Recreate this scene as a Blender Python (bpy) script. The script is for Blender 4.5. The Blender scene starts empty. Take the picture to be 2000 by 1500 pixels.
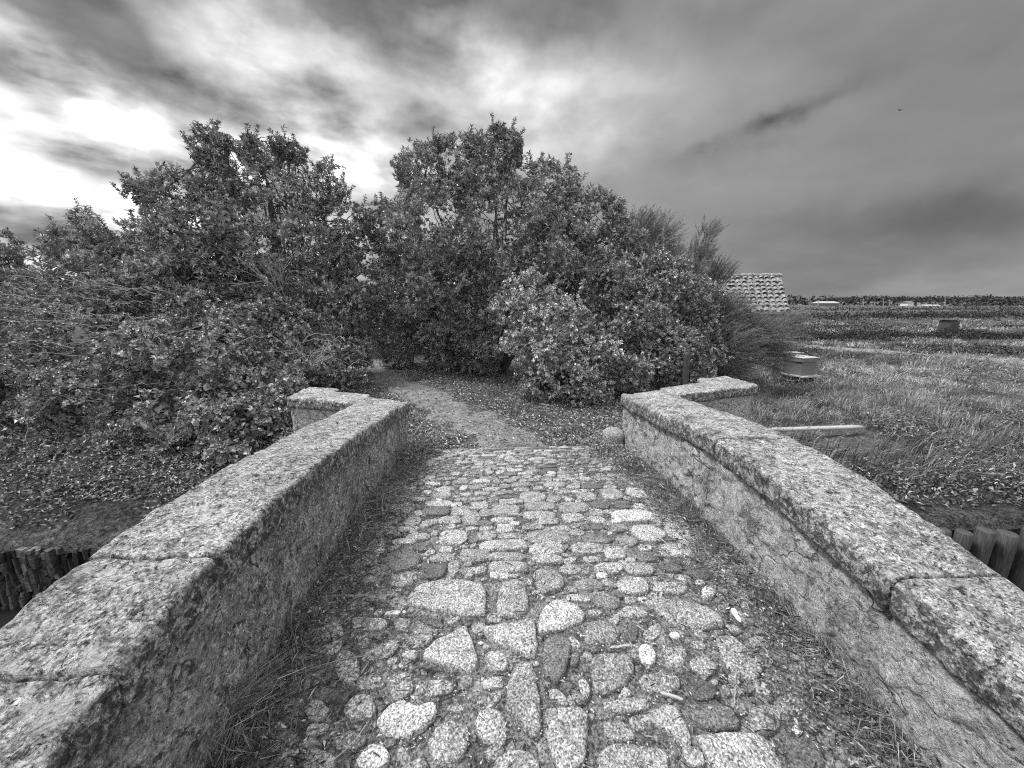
import bpy, math, random
import numpy as np
rng = np.random.default_rng(7)
random.seed(7)
S = bpy.context.scene
COL = S.collection
R = math.radians

# ------------------------------------------------------------------ camera geometry
F = 751.0
PITCH = math.atan(159 / F)
YAW = R(3.0)
CAMZ = 1.56

def ray(u, v):
    a = (u - 1000) / F; b = (v - 750) / F
    fw = math.cos(PITCH) - b * math.sin(PITCH); dn = math.sin(PITCH) + b * math.cos(PITCH)
    x = a * math.cos(YAW) + fw * math.sin(YAW); y = -a * math.sin(YAW) + fw * math.cos(YAW)
    return np.array([x, y, -dn])

def pt(u, v, y):
    r = ray(u, v); r = r / r[1] * y
    return np.array([r[0], r[1], r[2] + CAMZ])

def atz(u, v, z):
    r = ray(u, v); r = r * ((z - CAMZ) / r[2])
    return np.array([r[0], r[1], z])

# ------------------------------------------------------------------ noise
def _h(ix, iy, iz):
    n = (ix.astype(np.int64) * 374761393 + iy.astype(np.int64) * 668265263 + iz.astype(np.int64) * 2147483647 % 4294967296) & 0xFFFFFFFF
    n = ((n ^ (n >> 13)) * 1274126177) & 0xFFFFFFFF
    n = ((n ^ (n >> 16)) * 2246822519) & 0xFFFFFFFF
    return ((n ^ (n >> 15)) & 0xFFFFFF) / float(0xFFFFFF)

def vn(P):
    P = np.asarray(P, float)
    f = np.floor(P); t = P - f; t = t * t * (3 - 2 * t)
    i = f.astype(np.int64); x, y, z = i[..., 0], i[..., 1], i[..., 2]
    z = z * 7919
    zz = (i[..., 2] + 1) * 7919
    def L(a, b, w): return a + (b - a) * w
    c = [_h(x, y, z), _h(x + 1, y, z), _h(x, y + 1, z), _h(x + 1, y + 1, z), _h(x, y, zz), _h(x + 1, y, zz), _h(x, y + 1, zz), _h(x + 1, y + 1, zz)]
    tx, ty, tz = t[..., 0], t[..., 1], t[..., 2]
    return L(L(L(c[0], c[1], tx), L(c[2], c[3], tx), ty), L(L(c[4], c[5], tx), L(c[6], c[7], tx), ty), tz) * 2 - 1

def fbm(P, o=4, g=.5):
    s = 0; a = 1; n = 0
    for k in range(o):
        s = s + a * vn(np.asarray(P) * (2 ** k) + 17.3 * k); n += a; a *= g
    return s / n

def v3(x, y, z=0.0):
    x = np.asarray(x, float); y = np.asarray(y, float)
    return np.stack([x, y, np.broadcast_to(np.asarray(z, float), x.shape)], -1)

def sstep(a, b, x):
    t = np.clip((np.asarray(x, float) - a) / (b - a), 0, 1)
    return t * t * (3 - 2 * t)

def nrm(v):
    return v / np.maximum(np.linalg.norm(v, axis=-1, keepdims=True), 1e-9)

# ------------------------------------------------------------------ mesh helpers
def props(o, label=None, cat=None, group=None, kind=None):
    if label: o['label'] = label
    if cat: o['category'] = cat
    if group: o['group'] = group
    if kind: o['kind'] = kind
    return o

def empty(name, loc, **k):
    o = bpy.data.objects.new(name, None); COL.objects.link(o)
    o.location = [float(c) for c in loc]; o.empty_display_size = .2
    return props(o, **k)

def mk(name, V, Fs, mat, parent=None, origin=(0, 0, 0), smooth=True, tone=None, **k):
    """V world coordinates (n,3); Fs one array (m,k) or several of them"""
    V = np.asarray(V, float)
    if not isinstance(Fs, (list, tuple)): Fs = [Fs]
    Fs = [np.asarray(f, dtype=np.int32) for f in Fs if len(f)]
    org = np.array(parent.location if parent is not None else origin, float)
    if parent is not None and parent.parent is not None: org = org + np.array(parent.parent.location, float)
    me = bpy.data.meshes.new(name)
    me.vertices.add(len(V)); me.vertices.foreach_set('co', (V - org).astype(np.float32).ravel())
    loops = np.concatenate([f.ravel() for f in Fs])
    tot = np.concatenate([np.full(len(f), f.shape[1], np.int32) for f in Fs])
    st = np.concatenate([[0], np.cumsum(tot)[:-1]]).astype(np.int32)
    me.loops.add(len(loops)); me.loops.foreach_set('vertex_index', loops)
    me.polygons.add(len(tot)); me.polygons.foreach_set('loop_start', st)
    me.polygons.foreach_set('use_smooth', np.full(len(tot), bool(smooth)))
    me.update(calc_edges=True)
    if tone is not None:
        at = me.attributes.new('tone', 'FLOAT', 'POINT')
        at.data.foreach_set('value', np.broadcast_to(np.asarray(tone, np.float32), (len(V),)).copy())
    me.materials.append(mat)
    o = bpy.data.objects.new(name, me); COL.objects.link(o)
    if parent is not None: o.parent = parent
    else: o.location = [float(c) for c in origin]
    return props(o, **k)

def grid_faces(nu, nv, off=0):
    i = np.arange(nu - 1)[:, None] * nv + np.arange(nv - 1)[None, :]
    i = i.ravel() + off
    return np.stack([i, i + nv, i + nv + 1, i + 1], 1)

def rbox(x0, x1, y0, y1, z0, z1, res, r, bottom=True):
    """surface lattice of a box with rounded edges, welded"""
    nx = max(2, int(round((x1 - x0) / res)) + 1); ny = max(2, int(round((y1 - y0) / res)) + 1); nz = max(2, int(round((z1 - z0) / res)) + 1)
    X = np.linspace(x0, x1, nx); Y = np.linspace(y0, y1, ny); Z = np.linspace(z0, z1, nz)
    V = []; Fc = []; off = 0
    def add(A, B, fn, flip):
        nonlocal off
        a, b = np.meshgrid(A, B, indexing='ij')
        V.append(fn(a.ravel(), b.ravel())); f = grid_faces(len(A), len(B), off)
        Fc.append(f[:, ::-1] if flip else f); off += len(A) * len(B)
    add(X, Y, lambda a, b: v3(a, b, z1), False)
    if bottom: add(X, Y, lambda a, b: v3(a, b, z0), True)
    add(X, Z, lambda a, b: np.stack([a, np.full_like(a, y0), b], 1), False)
    add(X, Z, lambda a, b: np.stack([a, np.full_like(a, y1), b], 1), True)
    add(Y, Z, lambda a, b: np.stack([np.full_like(a, x0), a, b], 1), True)
    add(Y, Z, lambda a, b: np.stack([np.full_like(a, x1), a, b], 1), False)
    V = np.concatenate(V); Fc = np.concatenate(Fc)
    if r > 0:
        lo = np.array([x0 + r, y0 + r, z0 + r]); hi = np.array([x1 - r, y1 - r, z1 - r])
        lo2 = np.minimum(lo, hi); c = np.clip(V, lo2, hi); d = V - c
        V = c + nrm(d) * np.minimum(r, np.linalg.norm(d, axis=1, keepdims=True))
    u, inv = np.unique(np.round(V, 5), axis=0, return_inverse=True)
    return u, inv.ravel()[Fc]

def disp3(V, amp, freq, o=3, seed=0.0):
    P = V * freq + seed
    return V + amp * np.stack([fbm(P, o), fbm(P + 31.7, o), fbm(P + 77.1, o)], 1)

def tubes(paths, k=5):
    """paths: list of (points (n,3), radii (n,)) -> one tube surface"""
    Vs = []; Fs = []; off = 0
    a = np.linspace(0, 2 * np.pi, k, endpoint=False); ca = np.cos(a); sa = np.sin(a)
    for P, r in paths:
        P = np.asarray(P, float); r = np.broadcast_to(np.asarray(r, float), (len(P),))
        T = nrm(np.gradient(P, axis=0))
        up = np.where(np.abs(T[:, 2:3]) > .9, np.array([[1., 0, 0]]), np.array([[0, 0, 1.]]))
        A = nrm(np.cross(T, up)); B = np.cross(T, A)
        Vv = P[:, None, :] + r[:, None, None] * (A[:, None, :] * ca[None, :, None] + B[:, None, :] * sa[None, :, None])
        n = len(P); Vs.append(Vv.reshape(-1, 3))
        i = np.arange(n - 1)[:, None] * k; j = np.arange(k)[None, :]; j2 = (j + 1) % k
        Fs.append(np.stack([i + j, i + j2, i + k + j2, i + k + j], -1).reshape(-1, 4) + off)
        c = (np.arange(k) + (n - 1) * k + off)
        off += n * k
    return np.concatenate(Vs), np.concatenate(Fs)

def boxes(B):
    """list of (x0,x1,y0,y1,z0,z1) -> hard boxes in one surface"""
    V = []; Fc = []; q = np.array([[0, 3, 2, 1], [4, 5, 6, 7], [0, 1, 5, 4], [1, 2, 6, 5], [2, 3, 7, 6], [3, 0, 4, 7]])
    for i, (x0, x1, y0, y1, z0, z1) in enumerate(B):
        V.append(np.array([[x0, y0, z0], [x1, y0, z0], [x1, y1, z0], [x0, y1, z0], [x0, y0, z1], [x1, y0, z1], [x1, y1, z1], [x0, y1, z1]]))
        Fc.append(q + 8 * i)
    return np.concatenate(V), np.concatenate(Fc)

# ------------------------------------------------------------------ materials
class N:
    def __init__(s, name):
        s.m = bpy.data.materials.new(name); s.m.use_nodes = True
        s.t = s.m.node_tree; s.t.nodes.clear()
        s.out = s.t.nodes.new('ShaderNodeOutputMaterial')
        s.pos = None
    def n(s, ty, **k):
        x = s.t.nodes.new(ty)
        for a, b in k.items(): setattr(x, a, b)
        return x
    def link(s, a, b): s.t.links.new(a, b)
    def put(s, sock, v):
        if hasattr(v, 'is_output'): s.link(v, sock)
        else: sock.default_value = v
    def P(s, scale=(1, 1, 1), rot=(0, 0, 0)):
        if s.pos is None: s.pos = s.n('ShaderNodeNewGeometry').outputs['Position']
        if scale == (1, 1, 1) and rot == (0, 0, 0): return s.pos
        m = s.n('ShaderNodeMapping'); m.inputs['Scale'].default_value = scale; m.inputs['Rotation'].default_value = rot
        s.link(s.pos, m.inputs['Vector']); return m.outputs[0]
    def noise(s, scale, detail=4, rough=.55, dist=0, vec=None):
        x = s.n('ShaderNodeTexNoise'); x.inputs['Scale'].default_value = scale; x.inputs['Detail'].default_value = detail
        x.inputs['Roughness'].default_value = rough; x.inputs['Distortion'].default_value = dist
        s.link(vec if vec is not None else s.P(), x.inputs['Vector']); return x.outputs[0]
    def voro(s, scale, feat='F1', out='Distance', vec=None, rnd=1):
        x = s.n('ShaderNodeTexVoronoi', feature=feat); x.inputs['Scale'].default_value = scale; x.inputs['Randomness'].default_value = rnd
        s.link(vec if vec is not None else s.P(), x.inputs['Vector']); return x.outputs[out]
    def ramp(s, v, *st):
        x = s.n('ShaderNodeValToRGB'); e = x.color_ramp.elements
        while len(e) < len(st): e.new(.5)
        for el, (p, c) in zip(e, st): el.position = p; el.color = (c, c, c, 1)
        s.link(v, x.inputs[0]); return x.outputs[0]
    def mr(s, v, a, b, c=0., d=1.):
        x = s.n('ShaderNodeMapRange'); x.clamp = True
        s.link(v, x.inputs[0])
        for i, q in enumerate((a, b, c, d)): x.inputs[i + 1].default_value = q
        return x.outputs[0]
    def ma(s, op, a, b=0.):
        x = s.n('ShaderNodeMath', operation=op); s.put(x.inputs[0], a); s.put(x.inputs[1], b); return x.outputs[0]
    def mix(s, f, a, b):
        # scalar mix a*(1-f)+b*f
        x = s.n('ShaderNodeMix'); s.put(x.inputs['Factor'], f); s.put(x.inputs[2], a); s.put(x.inputs[3], b); return x.outputs[0]
    def attr(s, name='tone'):
        x = s.n('ShaderNodeAttribute'); x.attribute_name = name; return x.outputs['Fac']
    def bump(s, h, st=.5, dist=.01, prev=None):
        x = s.n('ShaderNodeBump'); x.inputs['Strength'].default_value = st; x.inputs['Distance'].default_value = dist
        s.link(h, x.inputs['Height'])
        if prev is not None: s.link(prev, x.inputs['Normal'])
        return x.outputs[0]
    def done(s, col, rough=.85, spec=.3, normal=None, trans=0.):
        b = s.n('ShaderNodeBsdfPrincipled')
        s.put(b.inputs['Base Color'], col if hasattr(col, 'is_output') else (col, col, col, 1))
        s.put(b.inputs['Roughness'], rough); b.inputs['Specular IOR Level'].default_value = spec
        if normal is not None: s.link(normal, b.inputs['Normal'])
        if trans > 0:
            t = s.n('ShaderNodeBsdfTranslucent')
            s.put(t.inputs['Color'], col if hasattr(col, 'is_output') else (col, col, col, 1))
            mx = s.n('ShaderNodeMixShader'); mx.inputs[0].default_value = trans
            s.link(b.outputs[0], mx.inputs[1]); s.link(t.outputs[0], mx.inputs[2]); s.link(mx.outputs[0], s.out.inputs[0])
        else: s.link(b.outputs[0], s.out.inputs[0])
        return s.m

def m_granite():
    m = N('granite_cobble'); t = m.attr()
    g = m.noise(120, 3, .75); big = m.noise(14, 5, .6); sp = m.voro(150, out='Color')
    c = m.ma('MULTIPLY', t, m.mr(g, .34, .64, .28, 1.65))
    c = m.ma('MULTIPLY', c, m.mr(big, .3, .7, .70, 1.3))
    grain = m.ma('MULTIPLY', m.mr(sp, .15, .85, -.55, .55), m.mr(t, .12, .35, .25, 1))
    c = m.ma('MULTIPLY', c, m.ma('ADD', 1., grain))
    # pale lichen only where the stone itself is pale
    lf = m.ma('MULTIPLY', m.mr(m.noise(38, 6, .7, .4), .55, .66), m.mr(t, .25, .5))
    c = m.mix(m.ma('MULTIPLY', lf, .45), c, .8)
    dk = m.ma('MULTIPLY', m.mr(m.noise(55, 5, .7, .4), .58, .66), m.mr(t, .15, .4, .25, 1))
    c = m.mix(m.ma('MULTIPLY', dk, .85), c, .045)
    h = m.ma('ADD', m.noise(60, 5, .72), m.ma('MULTIPLY', g, .5))
    return m.done(c, .8, .25, m.bump(h, 1.0, .010))

def m_coping(name='coping_granite'):
    m = N(name)
    big = m.noise(2.6, 4, .6, .5); med = m.noise(21, 6, .74, .5); fine = m.noise(85, 4, .78, .3); sp = m.voro(130, out='Color')
    c = m.ramp(med, (.32, .14), (.44, .38), (.54, .62), (.68, .86))
    c = m.ma('MULTIPLY', c, m.mr(fine, .32, .64, .22, 1.5))
    c = m.ma('MULTIPLY', c, m.mr(sp, .1, .9, .55, 1.4))
    c = m.ma('MULTIPLY', c, m.mr(big, .3, .7, .62, 1.3))
    wl = m.mr(m.noise(46, 5, .7, .8), .56, .62); c = m.mix(m.ma('MULTIPLY', wl, .75), c, .9)
    bl = m.mr(m.noise(36, 6, .75, .6), .57, .63); c = m.mix(m.ma('MULTIPLY', bl, .92), c, .04)
    bl2 = m.mr(m.noise(90, 3, .65), .585, .65); c = m.mix(m.ma('MULTIPLY', bl2, .9), c, .035)
    pa = m.mr(m.noise(5, 6, .72, .9), .54, .62); c = m.mix(m.ma('MULTIPLY', pa, .55), c, .08)
    lp = m.mr(m.noise(6.5, 5, .65, 1.0), .56, .62); c = m.mix(m.ma('MULTIPLY', lp, .5), c, .78)
    # extra dark blotches on the vertical faces
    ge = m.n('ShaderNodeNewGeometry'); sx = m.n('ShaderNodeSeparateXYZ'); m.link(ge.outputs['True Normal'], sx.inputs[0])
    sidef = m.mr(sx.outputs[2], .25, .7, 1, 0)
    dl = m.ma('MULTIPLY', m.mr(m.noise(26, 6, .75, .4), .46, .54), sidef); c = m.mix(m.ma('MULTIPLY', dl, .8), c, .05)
    h = m.ma('ADD', m.ma('MULTIPLY', m.noise(38, 6, .78, .4), 1.3), m.ma('MULTIPLY', fine, .8))
    h = m.ma('SUBTRACT', h, m.ma('MULTIPLY', bl, .4))
    return m.done(c, .9, .15, m.bump(h, 1.0, .018))

def m_render():
    # lime render over rubble, flaking, with damp streaks running down from the coping joints
    m = N('flaking_lime_render')
    a = m.noise(4.5, 7, .72, 1.4); b = m.noise(24, 6, .75, .9); f = m.noise(85, 4, .75)
    st = m.noise(4.2, 5, .7, .3, vec=m.P((1.2, 1.2, .14)))
    c = m.ramp(a, (.34, .42), (.45, .78), (.53, .95), (.66, 1.0))
    c = m.ma('MULTIPLY', c, m.mr(b, .36, .62, .62, 1.2)); c = m.ma('MULTIPLY', c, m.mr(f, .36, .62, .68, 1.2))
    w = m.mr(m.noise(7, 7, .75, 1.8), .57, .60); c = m.mix(m.ma('MULTIPLY', w, .65), c, .85)
    ex = m.mr(m.noise(5.2, 7, .75, 1.6), .585, .61); c = m.mix(m.ma('MULTIPLY', ex, .5), c, .16)
    c = m.mix(m.ma('MULTIPLY', m.mr(st, .58, .70), .55), c, .08)
    k = m.mr(m.ma('ABSOLUTE', m.ma('SUBTRACT', m.noise(6, 6, .7, 1.2), .5)), 0, .010, 1, 0)
    c = m.mix(m.ma('MULTIPLY', k, .8), c, .04)
    wv = m.n('ShaderNodeVectorMath', operation='ADD'); wn = m.n('ShaderNodeTexNoise'); wn.inputs['Scale'].default_value = 7; wn.inputs['Detail'].default_value = 4; m.link(m.P(), wn.inputs['Vector'])
    ws = m.n('ShaderNodeVectorMath', operation='SCALE'); ws.inputs['Scale'].default_value = .14; m.link(wn.outputs[1], ws.inputs[0]); m.link(m.P(), wv.inputs[0]); m.link(ws.outputs[0], wv.inputs[1])
    ed = m.voro(5.0, 'DISTANCE_TO_EDGE', 'Distance', vec=wv.outputs[0]); em = m.mr(m.noise(3.0, 4, .6), .44, .56)
    ej = m.ma('MULTIPLY', m.mr(ed, .0, .035, 1, 0), em); c = m.mix(m.ma('MULTIPLY', ej, .6), c, .10)
    pit = m.mr(m.noise(60, 3, .7, .4), .60, .66); c = m.mix(m.ma('MULTIPLY', pit, .8), c, .05)
    h = m.ma('ADD', m.ma('MULTIPLY', a, 1.5), b); h = m.ma('ADD', h, m.ma('MULTIPLY', f, .5)); h = m.ma('SUBTRACT', h, m.ma('MULTIPLY', ex, .7)); h = m.ma('SUBTRACT', h, m.ma('MULTIPLY', ej, .8))
    return m.done(c, .92, .12, m.bump(h, 1.0, .06))

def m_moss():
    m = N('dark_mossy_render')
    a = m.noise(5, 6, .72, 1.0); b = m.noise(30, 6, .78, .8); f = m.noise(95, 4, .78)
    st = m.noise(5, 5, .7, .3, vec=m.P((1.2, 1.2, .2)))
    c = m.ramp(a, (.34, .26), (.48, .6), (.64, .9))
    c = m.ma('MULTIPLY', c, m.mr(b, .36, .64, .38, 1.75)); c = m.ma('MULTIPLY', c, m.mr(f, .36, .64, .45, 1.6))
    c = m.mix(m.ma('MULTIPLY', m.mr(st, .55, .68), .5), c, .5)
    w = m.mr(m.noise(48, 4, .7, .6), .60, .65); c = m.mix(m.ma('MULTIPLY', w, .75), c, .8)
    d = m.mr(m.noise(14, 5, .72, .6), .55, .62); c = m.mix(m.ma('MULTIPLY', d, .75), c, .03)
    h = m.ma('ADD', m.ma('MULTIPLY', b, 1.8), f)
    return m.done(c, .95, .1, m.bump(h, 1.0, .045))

def m_dirt(name, lo, mid, hi, scale=1.0, bumpd=.02):
    m = N(name)
    a = m.noise(5 * scale, 6, .7, .5); b = m.noise(38 * scale, 6, .78, .5); f = m.noise(110 * scale, 3, .75)
    c = m.ramp(a, (.32, lo), (.5, mid), (.68, hi))
    c = m.ma('MULTIPLY', c, m.mr(b, .35, .65, .25, 1.75)); c = m.ma('MULTIPLY', c, m.mr(f, .35, .65, .35, 1.65))
    h = m.ma('ADD', b, m.ma('MULTIPLY', f, .5))
    return m.done(c, .95, .1, m.bump(h, 1.0, bumpd))

def m_simple(name, lo, hi, scale=20, rough=.8, vs=(1, 1, 1), bd=.005, spec=.25):
    m = N(name); a = m.noise(scale, 6, .65, .3, vec=m.P(vs))
    c = m.ramp(a, (.3, lo), (.7, hi))
    return m.done(c, rough, spec, m.bump(a, .8, bd))

def m_leaf(name, k, trans=.25, rough=.42, spec=.5):
    m = N(name); c = m.ma('MULTIPLY', m.attr(), k)
    return m.done(c, rough, spec, None, trans)

GRANITE = m_granite(); COPING = m_coping(); RENDER = m_render(); MOSS = m_moss()
BED = m_dirt('gritty_earth_joint', .12, .26, .42)
PATHM = m_dirt('trodden_earth', .13, .24, .36, .9, .02)
GROUND = m_dirt('leafy_soil', .08, .16, .26, .8, .04)
MUD = m_dirt('estuary_mud', .04, .09, .17, .35, .08)
FIELDM = m_dirt('marsh_turf', .05, .11, .19, .3, .1)
DARKSTONE = m_simple('wet_dark_stone', .03, .16, 14, .7, bd=.01)
WETWOOD = m_simple('wet_dark_timber', .03, .13, 24, .6, (3, 3, .3))
WOOD = m_simple('weathered_timber', .06, .22, 30, .85, (3, 3, .25))
PALEWOOD = m_simple('pale_timber', .35, .6, 30, .8, (1, 1, 6))
HIVEP = m_simple('faded_hive_paint', .10, .26, 22, .7, (1, 1, 5))
WHITEP = m_simple('white_paint', .68, .85, 6, .6)
PALEP = m_simple('weathered_pale_sheet', .30, .62, 1.5, .7)
BARK = m_simple('grey_bark', .06, .22, 40, .9, (1, 1, .3), .01)
TWIG = m_simple('dry_pale_stem', .22, .5, 60, .85)
LEAF = m_leaf('glossy_evergreen_leaf', .34, .06, .30, .8)
IVY = m_leaf('bramble_leaf', .31, .06, .42, .5)
PALELEAF = m_leaf('pale_shrub_leaf', .46, .06, .38, .6)
FEATHER = m_leaf('tamarisk_spray', .26, .15, .6, .25)
GRASSM = m_leaf('marsh_grass_blade', .32, .2, .6, .25)
STRAW = m_leaf('dry_straw', .5, .2, .7, .2)
GRIT = m_leaf('grit', .40, 0, .9, .2)
FAR = m_leaf('far_foliage', .075, .1, .8, .1)

# ------------------------------------------------------------------ profiles of bridge and ground
def roadz(y):
    y = np.asarray(y, float)
    near = np.where(y > .7, -.075 * (y - 2) ** 2, -.075 * 1.69 - .195 * (.7 - y))
    near = np.where(y < -2.5, -.075 * 1.69 - .195 * 3.2, near)
    far = -.037 * (y - 2) ** 2
    far = np.where(y > 5, -.333, far)
    return np.where(y < 2, near, far)

CT_R = ([-3, .5, .78, 1.04, 1.4, 1.83, 2.4, 3.05, 3.6, 4.42], [.10, .43, .50, .555, .61, .655, .665, .61, .56, .475])
CT_L = ([-3, .5, .72, .9, 1.1, 1.6, 2.0, 2.8, 3.6, 4.42], [.20, .555, .60, .655, .695, .72, .70, .635, .545, .43])
def ctop(side, y): return np.interp(y, *(CT_R if side > 0 else CT_L))

def xin_r(y): return np.interp(y, [-3, .8, 4.4], [1.46, 1.46, 1.54])
def xout_r(y): return np.interp(y, [-3, 1.0, 2.2, 3.5, 4.5], [1.86, 1.88, 2.06, 2.12, 2.18])
def xin_l(y): return np.interp(y, [-3, 4.4], [-.955, -.965])
def xout_l(y): return np.interp(y, [-3, 1.0, 3.5, 4.5], [-1.40, -1.40, -1.49, -1.50])

def gz(x, y):
    x = np.asarray(x, float); y = np.asarray(y, float)
    s = sstep(2.6, 5.5, x)
    z0 = -.30 * (1 - s) - .74 * s
    z0 = z0 + .06 * fbm(v3(x * .5, y * .5), 3) * sstep(5, 9, np.abs(x) + np.maximum(y - 5, 0)) + .25 * fbm(v3(x * .05, y * .05), 2) * sstep(15, 60, np.abs(x) + y)
    nearb = sstep(-3.4, -2.6, x) * (1 - sstep(3.6, 4.6, x))
    top = 6.2 * (1 - nearb) + 4.75 * nearb
    bot = 4.08 * (1 - nearb) + 4.4 * nearb
    t = np.clip((y - bot) / (top - bot), 0, 1); t = t * (1.35 - .35 * t)
    bank = -1.04 + (z0 + 1.04) * t + .05 * fbm(v3(x * 2, y * 2), 3) * (t < 1)
    z = np.where(y >= bot, bank, -2.35)
    # the camera-side bank of the channel
    nb = np.clip((-1.6 - y) / 1.6, 0, 1)
    z = np.where(y < -1.6, -2.35 + (z0 + 2.35) * sstep(0, 1, nb), z)
    return z

# ------------------------------------------------------------------ ground, path, water
def axis(a0, a1, step, far0, far1, k=1.13):
    mid = list(np.arange(a0, a1 + 1e-6, step)); d = step; p = a1
    while p < far1: d *= k; p += d; mid.append(p)
    d = step; p = a0; lo = []
    while p > far0: d *= k; p -= d; lo.append(p)
    return np.array(lo[::-1] + mid)

def build_ground():
    xs = axis(-11, 13, .11, -900, 900, 1.12); ys = np.unique(np.concatenate([axis(3, 16, .1, -120, 1300, 1.11), [4.07, 4.08, 4.09, 4.39, 4.41]]))
    x, y = np.meshgrid(xs, ys, indexing='ij'); x = x.ravel(); y = y.ravel()
    z = gz(x, y)
    z = z + .035 * fbm(v3(x * 3, y * 3), 4) * (z > -1.0)
    mk('ground', v3(x, y, z), grid_faces(len(xs), len(ys)), GROUND, kind='structure')

def build_field():
    # turf sheet laid over the ground on the right and far away
    xs = axis(3, 30, .18, -900, 900, 1.12); ys = axis(5.2, 40, .18, 5, 1300, 1.1)
    x, y = np.meshgrid(xs, ys, indexing='ij'); x = x.ravel(); y = y.ravel()
    z = gz(x, y) + .02 + .05 * fbm(v3(x * 1.7, y * 1.7), 4)
    edge = sstep(3.4, 4.6, x + .5 * fbm(v3(x, y), 2)) * sstep(5.9, 6.6, y + .4 * fbm(v3(x, y, 5), 2)) + sstep(16, 19, y)
    z = z - .3 * (1 - np.clip(edge, 0, 1))
    mk('field', v3(x, y, z), grid_faces(len(xs), len(ys)), FIELDM, kind='structure')

def build_path():
    C = np.array([(.35, 4.5), (.15, 5.0), (-.35, 5.9), (-1.0, 7.0), (-1.75, 8.3), (-2.7, 10.0), (-3.7, 12.0), (-5.2, 14.2), (-7.5, 16.5)])
    W = np.array([.85, .68, .56, .54, .52, .55, .5, .5, .5])
    n = 160; m = 34
    s = np.linspace(0, len(C) - 1, n); k = np.arange(len(C))
    def sm(a): 
        q = np.interp(s, k, a)
        for _ in range(6): q[1:-1] = (q[:-2] + 2 * q[1:-1] + q[2:]) / 4
        return q
    cx, cy, w = sm(C[:, 0]), sm(C[:, 1]), sm(W)
    tx, ty = np.gradient(cx), np.gradient(cy); l = np.hypot(tx, ty); nx, ny = ty / l, -tx / l
    t = np.linspace(-1.35, 1.35, m)
    x = cx[:, None] + nx[:, None] * t * w[:, None]; y = cy[:, None] + ny[:, None] * t * w[:, None]
    x = x.ravel(); y = y.ravel(); tt = np.tile(t, n)
    z = gz(x, y) + .035 * fbm(v3(x * 3, y * 3), 4) + .03 - .05 * sstep(.55, 1.25, np.abs(tt) + 1.0 * fbm(v3(x * 2.6, y * 2.6, 3), 4)) * 1.6
    z = z + .008 * fbm(v3(x * 9, y * 9), 3)
    mk('path', v3(x, y, z), grid_faces(n, m), PATHM, kind='structure')

def build_water():
    m = N('still_dark_water'); nb = m.bump(m.noise(3.5, 3, .5, vec=m.P((1, 2, 1))), .15, .02)
    mat = m.done(.02, .06, .5, nb)
    x, y = np.meshgrid(np.linspace(-300, 300, 40), np.linspace(-2.8, 4.3, 6), indexing='ij')
    mk('water', v3(x.ravel(), y.ravel(), np.full(x.size, -1.78)), grid_faces(40, 6), mat, kind='structure')

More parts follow.
